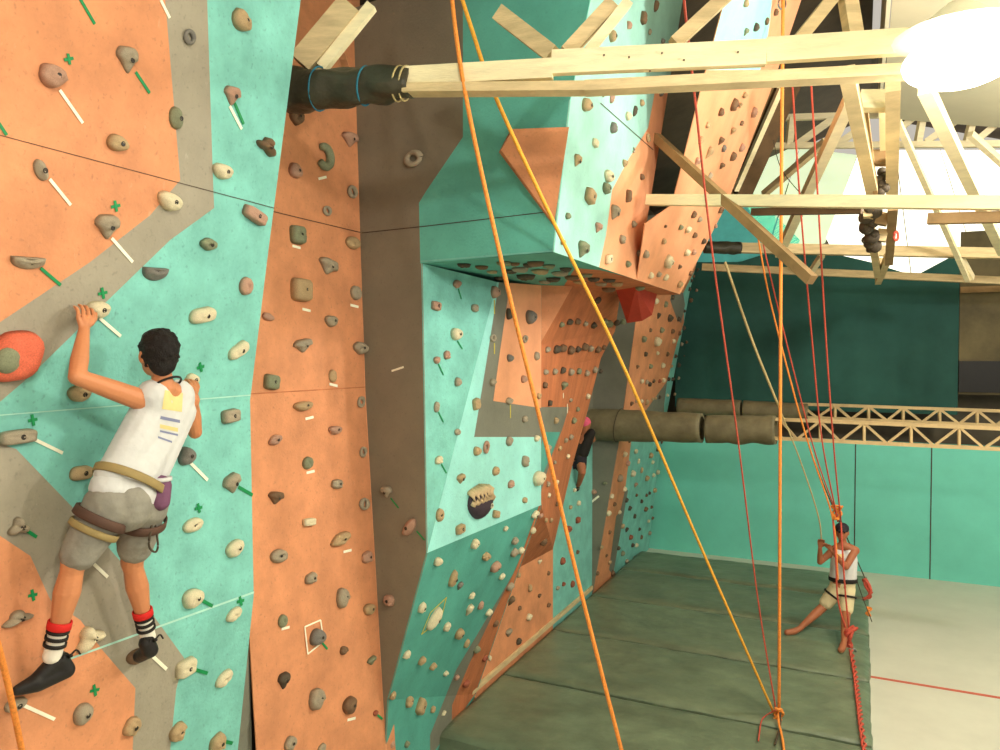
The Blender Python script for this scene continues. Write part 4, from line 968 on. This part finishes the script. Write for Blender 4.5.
# ---------------------------------------------------------------- tape strips and crosses
def tape_obj(sec, strips, m, label, name='tape_strip', cat='tape'):
    bm = bmesh.new()
    for k, (a, b, wpx) in enumerate(strips):
        fa = sec.pick((a[0]+b[0])/2, (a[1]+b[1])/2); p = fa.hit(*a)+fa.n*(.005+.001*k); q = fa.hit(*b)+fa.n*(.005+.001*k)
        w_ = wpx*depth(p)/FPX; s = (q-p).normalized().cross(fa.n)*w_/2
        c = [p+s, q+s, q-s, p-s]; f = [bm.verts.new(x+fa.n*.0008) for x in c]; g_ = [bm.verts.new(x-fa.n*.0012) for x in c]
        bm.faces.new(f); bm.faces.new(g_[::-1])
        for i in range(4): bm.faces.new((f[i], g_[i], g_[(i+1)%4], f[(i+1)%4]))
    bmesh.ops.recalc_face_normals(bm, faces=bm.faces)
    return tag(link(name, mesh_from(bm, name, [m])), label, cat, 'route tapes on the wall')
G, Wt, Yt_ = 'tape_green', 'tape_white', 'tape_yellow'
for a,b,c,l in [((59,90),(82,123),Wt,'long white tape below the pinkish snout-like hold'),((135,72),(149,93),G,'green tape below the top wedge-shaped hold'),
    ((49,179),(70,205),Wt,'white tape below the narrow slanting hold at far left'),((229,106),(241,129),Wt,'white tape of the pair at the top of the teal strip'),((234,103),(243,124),G,'green tape of the pair at the top of the teal strip'),
    ((79,-2),(94,24),G,'green tape cut by the top edge on the orange'),((160,0),(169,18),Wt,'white tape at the top edge by the grey band'),((-2,123),(6,135),G,'green tape at the left edge above the seam'),
    ((111,238),(132,262),Wt,'white tape crossing from orange onto the grey band'),((40,268),(60,285),G,'green tape right of the wide half-moon hold'),((99,318),(120,336),Wt,'white tape by the climber\'s raised hand'),
    ((31,438),(62,453),Wt,'white tape left of the climber\'s back'),((190,463),(207,480),Wt,'white tape right of the climber\'s waist'),((238,487),(252,495),G,'green tape reaching the right edge of the teal'),
    ((22,528),(36,537),G,'green tape at the left edge, bent downwards'),((199,599),(212,606),G,'green tape right of the climber\'s calf'),((193,669),(207,673),G,'green tape beside the squarish pale hold'),
    ((223,741),(232,743),G,'green tape at the very bottom of the teal'),((23,705),(54,719),Wt,'white tape below the climber\'s left shoe'),((89,560),(107,577),Wt,'white tape between the climber\'s legs'),((152,656),(166,669),Wt,'white tape at the climber\'s right shoe')]:
    tape_obj(SA, [(a,b,3.4)], c, l)
for (x,y),l in zip([(68,59),(115,206),(102,293),(200,367),(32,420),(198,508),(32,595),(94,690),(240,601)],
    ['near the top of the orange','on the orange above the grey band','above the climber\'s raised hand','right of the climber\'s head','above the long flat hold at left',
     'right of the climber\'s hips','on the lower left orange patch','low on the orange between hold and shoe','by the bend seam at the right edge']):
    s_ = 4.6 if x not in (200,240,198) else 3.6
    tape_obj(SA, [((x-s_,y+1),(x+s_,y-1),3),((x-1,y-s_-1),(x+1,y+s_+1),3)], G, 'green tape cross '+l, 'tape_cross')
for n_, (x,y) in enumerate([(296,247),(354,306),(306,310),(333,385),(309,418),(310,472),(347,551),(285,628),(351,719),(322,178)]):
    tape_obj(SB, [((x-4,y-1 if n_ < 4 else y+1),(x+4,y+1 if n_ < 4 else y-1),2.6)], Wt, 'short white tape on the tall orange column, '+ORD[[0+1,2,3,4,5,6,7,8,9,0][n_]])
tape_obj(SB, [((304,627),(320,620),1.6),((320,620),(323,641),1.6),((323,641),(307,654),1.6),((307,654),(304,627),1.6)], Wt, 'white tape outline framing the slate hold on the tall orange column', 'tape_outline')
tape_obj(SB, [((321,642),(327,649),2.2)], G, 'green tape under the framed slate hold'); tape_obj(SB, [((376,714),(382,719),2.2)], G, 'green tape near the bottom right of the orange column')
for sec,a,b,c,l in [(SC,(391,498),(399,508),G,'green tape on the grey recess, upper one'),(SC,(417,531),(425,540),G,'green tape on the grey recess, lower one'),(SC,(392,371),(404,367),Wt,'short tan tape alone on the grey recess'),
    (SH,(458,289),(461,299),G,'green tape highest on the upright teal face'),(SH,(457,341),(462,349),G,'green tape under the round cream hold on the teal face'),(SH,(438,364),(443,375),G,'green tape left on the teal face, third down'),
    (SH,(438,412),(443,422),G,'green tape left on the teal face, fourth down'),(SH,(441,464),(446,473),G,'green tape left on the teal face, lowest'),
    (SH,(494,300),(494,314),Yt_,'yellow tape highest on the painted grey band'),(SH,(494,343),(494,354),Yt_,'yellow tape lower on the painted grey band'),(SH,(510,405),(510,418),Yt_,'yellow tape at the bottom of the salmon rectangle'),
    (SI,(563,393),(563,398),Wt,'tiny white tape under a hold on the rust-orange overhang, top'),(SI,(567,404),(567,413),Wt,'pale tape in the middle of the rust-orange overhang'),(SG,(589,504),(599,496),Wt,'short white tape on the grey pillar')]:
    tape_obj(sec, [(a,b,1.6 if c!=Wt else 2)], c, l)
tape_obj(SJ, [((446,597),(441,618),1.2),((441,618),(421,634),1.2),((421,634),(430,612),1.2),((430,612),(446,597),1.2)], Yt_, 'yellow tape diamond framing a cream hold on the lower overhang', 'tape_outline')
# ================================================================ PEOPLE
def blob(name, chains, m, voxel=.008, smooth=6, parent=None, ells=(), label=None):
    """chains: list of [(point, radius), ...] merged into one continuous skin by voxel remesh"""
    bm = bmesh.new()
    def sph(p, r, sc_=(1,1,1), R=None):
        Mx = Matrix.Translation(p) @ (R or Matrix.Identity(4)) @ Matrix.Diagonal((r*sc_[0], r*sc_[1], r*sc_[2], 1))
        bmesh.ops.create_icosphere(bm, subdivisions=2, radius=1, matrix=Mx)
    for ch in chains:
        for (p, r), (q, s) in zip(ch[:-1], ch[1:]):
            p, q = V(p), V(q); L_ = (q-p).length; n = max(1, int(L_/(min(r, s)*.35)))
            for k in range(n+1):
                f = k/n; sph(p.lerp(q, f), r+(s-r)*f)
    for e in ells: sph(*e)
    me = bpy.data.meshes.new('tmp'); bm.to_mesh(me); bm.free()
    o = bpy.data.objects.new('tmp', me); COL.objects.link(o)
    md = o.modifiers.new('r', 'REMESH'); md.mode = 'VOXEL'; md.voxel_size = voxel
    if smooth: s2 = o.modifiers.new('s', 'SMOOTH'); s2.iterations = smooth; s2.factor = .6
    dg = bpy.context.evaluated_depsgraph_get(); me2 = bpy.data.meshes.new_from_object(o.evaluated_get(dg))
    bpy.data.objects.remove(o); bpy.data.meshes.remove(me)
    for p in me2.polygons: p.use_smooth = True
    me2.materials.clear(); me2.materials.append(M[m]); me2.name = name
    r_ = link(name, me2)
    if parent: world_child(r_, parent)
    if label: r_['label'] = label
    return r_
def band(name, ctr, ax, ay, ra, rb, r, m, parent, n=28, zoff=None):
    P = [ctr+ax*(ra*math.cos(6.2832*k/n))+ay*(rb*math.sin(6.2832*k/n)) for k in range(n+1)]
    bm = bmesh.new(); az = ax.cross(ay).normalized(); rings = []
    for k in range(n):
        o_ = (P[k]-ctr).normalized(); q = P[k]
        rings.append([bm.verts.new(q+az*r), bm.verts.new(q+o_*.006+az*r*.8), bm.verts.new(q+o_*.006-az*r*.8), bm.verts.new(q-az*r)])
    for k in range(n):
        for j in range(4): bm.faces.new((rings[k][j], rings[(k+1)%n][j], rings[(k+1)%n][(j+1)%4], rings[k][(j+1)%4])).smooth = True
    bmesh.ops.recalc_face_normals(bm, faces=bm.faces)
    return world_child(link(name, mesh_from(bm, name, [m])), parent)
def hand(wrist, palm_end, spread, curl_dir, L_=.085, r=.0085, curl=.8, thumb=1):
    """five-finger chains. wrist->palm_end is the palm; spread = direction across the knuckles; fingers bend toward curl_dir"""
    d = (palm_end-wrist).normalized(); ch = []
    for k, (o_, ln) in enumerate(((-.038,.82),(-.0127,1.0),(.0127,.95),(.038,.75))):
        b = palm_end + spread*o_; l = L_*ln
        a1 = (d*math.cos(curl*.4)+curl_dir*math.sin(curl*.4)); a2 = (d*math.cos(curl)+curl_dir*math.sin(curl)); a3 = (d*math.cos(curl*1.7)+curl_dir*math.sin(curl*1.7))
        p1 = b+a1*l*.42; p2 = p1+a2*l*.33; p3 = p2+a3*l*.25
        ch.append([(wrist+spread*o_*.4+d*.015, r*1.5),(b, r*1.15),(p1, r*1.05),(p2, r),(p3, r*.85)])
    tb = wrist+d*.03-spread*.03*thumb
    ch.append([(tb, r*1.5),(tb-spread*.025*thumb+d*.025+curl_dir*.01, r*1.2),(tb-spread*.035*thumb+d*.055+curl_dir*.025, r)])
    ch.append([(wrist, r*2.0),(wrist+d*.03, r*2.2),(palm_end-d*.01, r*1.7)])
    return ch
# ---------------- climber on the left panel
PN = (A(2,2)-A(3,2)).cross(A(3,3)-A(3,2)).normalized()
if PN.x < 0: PN = -PN
def WJ(x, y, off=0):
    """point `off` metres in front of the wall seen at pixel x,y"""
    f = SA.pick(x, y); return on_plane(x, y, f.o + f.n*off, f.n)
hip0 = WJ(130,498,.30)
cl = empty('person', WJ(100,690,.05), 'climber in white tank top and grey shorts seen from behind on the left wall', 'person')
sL, sR = WJ(147,402,.30), WJ(187,400,.30); eL = WJ(77,377,.22); wL = WJ(84,330,.10); hL = WJ(86,318,.085)
eR = WJ(195,432,.26); wR = WJ(193,398,.13); hR = WJ(193,387,.09)
neck = WJ(164,388,.33); head = WJ(158,354,.30); chest = WJ(158,430,.28); waist = WJ(138,468,.28); pel = WJ(128,500,.29)
hpL, hpR = WJ(108,506,.28), WJ(143,508,.27)
kL = WJ(74,562,.20); aL = WJ(55,644,.12); kR = WJ(132,562,.16); aR = WJ(146,628,.13)
up = V((0,0,1)); side = V((-dA,-1,0)).normalized()*-1   # image right along the wall (+Y)
thru = PN
body = [
 [(sL,.052),(sL.lerp(eL,.5),.046),(eL,.036),(eL.lerp(wL,.35),.038),(wL,.024)],
 [(sR,.050),(sR.lerp(eR,.5),.044),(eR,.035),(eR.lerp(wR,.4),.036),(wR,.024)],
 [(sL.lerp(neck,.3),.055),(neck,.05),(sR.lerp(neck,.3),.055)],
 [(neck,.05),(neck.lerp(head,.5),.045),(head,.06)],
 [(sL.lerp(chest,.4),.085),(waist+side*-.02,.09),(pel,.10)], [(sR.lerp(chest,.4),.085),(waist+side*.03,.09),(pel,.10)], [(sL.lerp(neck,.4),.07),(chest,.10),(waist,.10)], [(sR,.06),(sL,.06)],
 [(hpL,.095),(hpL.lerp(kL,.5),.078),(kL,.053),(kL.lerp(aL,.12),.048),(kL.lerp(aL,.36),.056),(kL.lerp(aL,.78),.036),(aL,.031)],
 [(hpR,.092),(hpR.lerp(kR,.5),.074),(kR,.051),(kR.lerp(aR,.12),.046),(kR.lerp(aR,.36),.053),(kR.lerp(aR,.78),.034),(aR,.030)],
]
fwd_w = -thru
spr = side
body += hand(wL, hL, side, (fwd_w*.9+up*-.1).normalized(), curl=.62, thumb=-1, L_=.085)
body += hand(wR, hR, side, (fwd_w*.9+up*-.1).normalized(), curl=.7, thumb=1, L_=.075)
# head: skull, jaw, ears, nose toward the wall
hf = (fwd_w*1 + side*.30 + up*.12).normalized(); hs = up.cross(hf).normalized(); hu = hf.cross(hs)
HR = Matrix((hs, hf, hu)).transposed().to_4x4()
ells = [(head, 1, (.074,.093,.105), HR), (head+hf*.035-hu*.055, 1, (.05,.055,.055), HR), (head+hf*.092-hu*.02, 1, (.012,.018,.02), HR),
        (head+hs*.076-hu*.012, 1, (.010,.020,.031), HR), (head-hs*.076-hu*.012, 1, (.010,.020,.031), HR), (head+hf*.085-hu*.055, 1, (.022,.010,.006), HR)]
blob('body', body, 'skin', .0042, 5, cl, ells)
hair = [(head+hu*.022-hf*.012, 1, (.086,.098,.100), HR), (head-hf*.045-hu*.03, 1, (.066,.052,.07), HR), (head+hu*.06, 1, (.075,.08,.06), HR)]
rnd = random.Random(5)
for k in range(60):
    d = V((rnd.gauss(0,1), rnd.gauss(-.5,1), rnd.gauss(.6,.8))).normalized()
    q = head + hs*(d.x*.082)+hf*(d.y*.092-.012)+hu*(d.z*.1+.02); hair.append((q, .010, (1,1,1), HR))
blob('hair', [], 'hair', .006, 2, cl, hair, 'short black hair')
for s_ in (1,-1):
    bm = bmesh.new(); bmesh.ops.create_uvsphere(bm, u_segments=12, v_segments=8, radius=.012, matrix=Matrix.Translation(head+hf*.083+hs*.03*s_+hu*.01)); world_child(link('eye', mesh_from(bm,'eye',['black'],True)), cl)
# tank top
shirt = [[(sL.lerp(neck,.28)-up*.012,.068),(sR.lerp(neck,.28)-up*.012,.066)],
         [(sL.lerp(chest,.4),.098),(WJ(116,474,.29),.084)],[(sR.lerp(chest,.4),.096),(WJ(148,478,.29),.084)],
         [(sL.lerp(neck,.4),.082),(chest,.113),(WJ(133,474,.30),.108)],[(sR.lerp(neck,.4),.078),(chest,.112)],
         [(WJ(113,474,.29),.080),(WJ(150,479,.29),.080)]]
tank = blob('tank_top', shirt, 'vest', .008, 5, cl)
tuck = blob('shirt_tail', [[(WJ(110,487,.29),.086),(WJ(130,492,.30),.112),(WJ(148,496,.29),.086)]], 'vest', .008, 4, cl, label='white shirt tail below the belt')
sh = [[(WJ(108,503,.29),.098),(WJ(146,508,.29),.098)],[(WJ(126,500,.31),.11),(WJ(126,508,.31),.11)],
      [(hpL,.108),(hpL.lerp(kL,.5),.094),(hpL.lerp(kL,.84),.080)],[(hpR,.104),(hpR.lerp(kR,.5),.092),(hpR.lerp(kR,.72),.080)]]
blob('shorts', sh, 'shorts', .008, 4, cl)
def pair(u_, v_): return u_.normalized(), v_.normalized()
tx = (WJ(158,430,.28)-WJ(128,500,.28)).normalized(); bxs = (side - tx*side.dot(tx)).normalized(); bys = tx.cross(bxs)
band('harness_belt', WJ(131,481,.295), bxs, bys, .176, .128, .020, 'strap_tan', cl)
ld = (kL-hpL).normalized(); l1 = (side-ld*side.dot(ld)).normalized(); l2 = ld.cross(l1)
band('leg_loop', hpL.lerp(kL,.22), l1, l2, .111, .111, .022, 'strap_brown', cl); band('leg_loop_pad', hpL.lerp(kL,.42), l1, l2, .1005, .1005, .016, 'strap_tan', cl)
ld = (kR-hpR).normalized(); l1 = (side-ld*side.dot(ld)).normalized(); l2 = ld.cross(l1)
band('leg_loop', hpR.lerp(kR,.22), l1, l2, .108, .108, .022, 'strap_brown', cl)
band('neck_cord', WJ(166,385,.325), side, (thru*.8+up*.5).normalized(), .066, .070, .005, 'strap_black', cl)
# print patches on the back
def patch(name, corners, offs, m, parent, target):
    """patch shrink-wrapped to target mesh by raycast from the camera"""
    from mathutils.bvhtree import BVHTree
    tm = target.matrix_world if not target.parent else Matrix.Identity(4)
    bv = BVHTree.FromPolygons([v.co[:] for v in target.data.vertices], [list(p.vertices) for p in target.data.polygons])
    (ax, ay), (bx_, by_), (cx, cy), (dx, dy) = corners; bm = bmesh.new(); N = 8; g_ = []
    for i in range(N+1):
        row = []
        for j in range(N+1):
            f, e = i/N, j/N; x = (ax*(1-f)+bx_*f)*(1-e)+(dx*(1-f)+cx*f)*e; y = (ay*(1-f)+by_*f)*(1-e)+(dy*(1-f)+cy*f)*e
            d = ray(x, y).normalized(); h_ = bv.ray_cast(CAM, d); row.append(bm.verts.new(h_[0]-d*offs) if h_[0] else None)
        g_.append(row)
    for i in range(N):
        for j in range(N):
            q = (g_[i][j], g_[i+1][j], g_[i+1][j+1], g_[i][j+1])
            if all(q): bm.faces.new(q)
    bmesh.ops.delete(bm, geom=[v for v in bm.verts if not v.link_faces], context='VERTS')
    return world_child(link(name, mesh_from(bm, name, [m], True)), parent)
patch('shirt_print', ((165,390),(183,393),(182,412),(162,409)), .003, 'print_yellow', cl, tank)['label'] = 'faded yellow printed patch'
for c in (((161,416),(180,420),(180,423),(160,419)), ((160,430),(178,434),(178,436),(160,432)), ((158,436),(172,441),(172,443),(158,438))): patch('shirt_print', c, .003, 'print_blue', cl, tank)
patch('shirt_print', ((160,424),(178,428),(178,432),(160,428)), .003, 'print_yellow', cl, tank)
# socks, shoes
def sock(k_, a_, toe, rr):
    d = (a_-k_).normalized(); L_ = (a_-k_).length; p0 = a_-d*.10
    s1 = (side-d*side.dot(d)).normalized(); s2 = d.cross(s1)
    root_ = blob('sock', [[(p0, rr*1.12),(a_-d*.03, rr*1.02),(a_+d*.03, rr*1.08)]], 'sock_white', .006, 2, cl)
    for n_, (o_, m_, hh) in enumerate(((-.105,'sock_red',.019),(-.078,'strap_black',.007),(-.050,'strap_black',.008),(-.020,'strap_black',.008))):
        b = band('sock_stripe', a_+d*o_, s1, s2, rr*(1.15 if n_==0 else 1.08), rr*(1.15 if n_==0 else 1.08), hh, m_, root_); b['label'] = 'red sock cuff' if n_ == 0 else 'black sock stripe'
sock(kL, aL+ (aL-kL).normalized()*.02, None, .037); sock(kR, aR+(aR-kR).normalized()*.02, None, .035)
heelL, ballL, toeL = WJ(66,670,.12), WJ(38,682,.08), WJ(18,690,.05)
sh1 = blob('climbing_shoe', [[(WJ(60,662,.11),.042),(heelL,.038),(ballL,.042),(toeL,.024)],[(WJ(58,660,.11),.042),(ballL+up*.01,.036)]], 'shoe', .006, 3, cl)
heelR, toeR = WJ(150,650,.14), WJ(140,656,.05)
sh2 = blob('climbing_shoe', [[(WJ(147,643,.13),.040),(heelR,.040),(toeR,.034)]], 'shoe', .006, 3, cl)
for q, s_ in ((WJ(70,656,.15),1),(WJ(155,640,.17),1)):
    bm = bmesh.new(); tube_bm(bm, bez([q, q+side*.03+up*.015, q+side*.05-up*.01]), .004, 6); tube_bm(bm, bez([q, q-side*.02+up*.02, q-side*.035]), .004, 6)
    tube_bm(bm, [q-side*.005, q+side*.008], .009, 8); world_child(link('shoelace', mesh_from(bm,'shoelace',['strap_black'],True)), cl)
# chalk bag and quickdraw
cb = empty('chalk_bag', WJ(160,492,.36), 'purple chalk bag hanging on the climber\'s right hip', 'bag')
blob('pouch', [[(WJ(160,486,.37),.052),(WJ(160,501,.375),.046)]], 'purple', .007, 2, cb)
tc_ = WJ(160,479,.37); band('rim', tc_, side, thru, .046, .046, .010, 'vest', cb)
qd = empty('quickdraw', WJ(152,512,.33), 'dark quickdraw loop dangling from the climber\'s harness', 'quickdraw')
bm = bmesh.new(); q0 = WJ(153,518,.345); torus(bm, q0, .018, .005, side, up, 1, 1.5); world_child(link('carabiner', mesh_from(bm,'carabiner',['metal'],True)), qd)
bm = bmesh.new(); tube_bm(bm, bez([WJ(152,523,.345), WJ(149,545,.34), WJ(155,552,.34), WJ(158,545,.34), WJ(155,523,.345)]), .005, 6); world_child(link('sling', mesh_from(bm,'sling',['rope_dark'],True)), qd)

# ---------------- belayer standing on the mat
YB = 11.1
def B(x, y, dy=0): return PY(x, y, YB+dy)
be = empty('person', PZ(844,648,.2), 'barefoot belayer in white vest, dark cap and khaki shorts on the mats', 'person')
tov = (CAM-B(843,560)); tov.z = 0; tov.normalize()     # towards viewer
rtb = V((-tov.y, tov.x, 0)) ; rtb = rtb if rtb.dot(RT) > 0 else -rtb
hd = B(842,532); nk = B(843,543); s1_, s2_ = B(833.5,550), B(855,550.5); chs = B(844,560); pv = B(842,584)
e1_ = B(820,562,-.1); w1_ = B(820,548,-.2); h1_ = B(821,542,-.22); e2_ = B(846,567,-.22); w2_ = B(832,551,-.3); h2_ = B(828,546,-.32)
k1_ = B(823,607,-.05); a1_ = B(803,627,.05); k2_ = B(846,612,-.1); a2_ = PZ(844,641,.31)
gz = .205
t1_ = PZ(787,632.5,gz+.03); t2_ = PZ(841,650,gz+.035); a1_ = V((a1_.x, t1_.y+.12, .29)); a2_ = V((a2_.x, t2_.y+.15, .30))
hh = tov; 
bb = [[(s1_,.055),(s1_.lerp(e1_,.5),.047),(e1_,.040),(e1_.lerp(w1_,.4),.038),(w1_,.027)],
      [(s2_,.055),(s2_.lerp(e2_,.5),.05),(e2_,.042),(e2_.lerp(w2_,.4),.040),(w2_,.028)],
      [(s1_,.06),(nk-up*.03,.06),(s2_,.06)],[(nk-up*.03,.055),(hd-up*.04,.05)],
      [(chs-rtb*.06,.11),(pv-rtb*.04,.11)],[(chs+rtb*.06,.11),(pv+rtb*.04,.11)],
      [(B(837,589),.10),(k1_,.062),(k1_.lerp(a1_,.35),.06),(a1_,.036)],[(B(847,589),.10),(k2_,.062),(k2_.lerp(a2_,.35),.06),(a2_,.036)],
      [(a1_-up*.01,.036),(a1_.lerp(t1_,.5)-up*.02,.044),(t1_,.040)],[(a2_-up*.01,.036),(a2_.lerp(t2_,.5)-up*.02,.046),(t2_,.042)]]
bb += hand(w1_, h1_, rtb, tov, curl=.9, thumb=-1); bb += hand(w2_, h2_, rtb, tov, curl=1.0, thumb=-1)
HB = Matrix((rtb, -tov, up)).transposed().to_4x4()
eb = [(hd,1,(.082,.10,.115),HB),(hd+tov*.04-up*.06,1,(.052,.05,.05),HB),(hd+tov*.098-up*.015,1,(.014,.020,.024),HB),(hd+rtb*.078-up*.01,1,(.012,.02,.032),HB),(hd-rtb*.078-up*.01,1,(.012,.02,.032),HB),(hd+tov*.082-up*.055,1,(.026,.012,.008),HB)]
blob('body', bb, 'skin_tan', .0075, 4, be, eb)
for s_ in (1,-1):
    bm = bmesh.new(); bmesh.ops.create_uvsphere(bm, u_segments=10, v_segments=8, radius=.012, matrix=Matrix.Translation(hd+tov*.086+rtb*.032*s_+up*.012)); world_child(link('eye', mesh_from(bm,'eye',['black'],True)), be)
cap = blob('cap', [], 'navy', .009, 2, be, [(hd+up*.05,1,(.092,.108,.08),HB),(hd+up*.035+tov*.10,1,(.06,.055,.012),HB)], 'dark cap')
vest = blob('vest', [[(s1_.lerp(nk,.35)-up*.03,.062),(chs-rtb*.055,.118),(B(838,577),.115)],[(s2_.lerp(nk,.35)-up*.03,.062),(chs+rtb*.055,.118),(B(848,577),.115)],[(chs,.12),(B(843,578),.12)]], 'vest', .011, 4, be)
patch('shirt_print', ((838,554),(844,554),(844,562),(838,562)), .004, 'print_yellow', be, vest)
blob('shorts', [[(B(838,584),.11),(B(847,584),.11)],[(B(837,589),.112),(B(837,589).lerp(k1_,.75),.095)],[(B(847,589),.112),(B(847,589).lerp(k2_,.85),.095)]], 'khaki', .011, 3, be)
band('harness_belt', B(843,579), rtb, tov, .175, .13, .028, 'strap_black', be)
for a_, b_ in ((B(837,589),k1_),(B(847,589),k2_)):
    d = (b_-a_).normalized(); l1 = (rtb-d*rtb.dot(d)).normalized(); band('leg_loop', a_+d*.1, l1, d.cross(l1), .117, .117, .014, 'strap_black', be)
# ---------------- second climber, half hidden behind the rust overhang
YT = 10.55
def T(x, y, dy=0): return PY(x+3, y, YT+dy)
c3 = empty('person', T(573,485), 'partly hidden far climber in dark clothes and pink headscarf beside the grey pillar', 'person')
hd3 = T(582,424); sh3a, sh3b = T(577,434), T(588,433); pv3 = T(573,456)
toG = V((-.2,1,0)).normalized()
blob('body', [[(hd3,.09),(T(581,433),.05)],[(sh3a,.05),(T(571,428),.04),(T(574,418,.1),.028)],[(sh3b,.05),(T(590,440,.1),.04),(T(587,430,.25),.028)],[(T(580,440),.10),(pv3,.11)],
    [(T(570,458),.09),(T(566,470),.06),(T(570,480,.1),.035),(T(568,484,.15),.03)],[(T(577,458),.09),(T(579,472,-.05),.06),(T(576,484,.1),.036),(T(573,487,.15),.03)]] +
    hand(T(574,419,.1), T(574,415,.15), RT, toG), 'skin_tan', .012, 3, c3)
blob('shirt', [[(sh3a,.065),(T(577,446),.115),(T(574,455),.12)],[(sh3b,.07),(T(583,442),.10),(T(579,452),.11)]], 'strap_black', .012, 3, c3)
blob('shorts', [[(T(570,456),.11),(T(568,465),.085)],[(T(577,456),.11),(T(578,467),.085)]], 'navy', .012, 3, c3)
blob('headscarf', [], 'pink_cloth', .012, 2, c3, [(hd3+up*.02,1,(.09,.10,.095),Matrix.Identity(4))], 'pink headscarf')
for q in (T(568,486,.12), T(574,489,.12)):
    blob('climbing_shoe', [[(q,.04),(q+toG*.12,.032)]], 'shoe', .012, 2, c3)
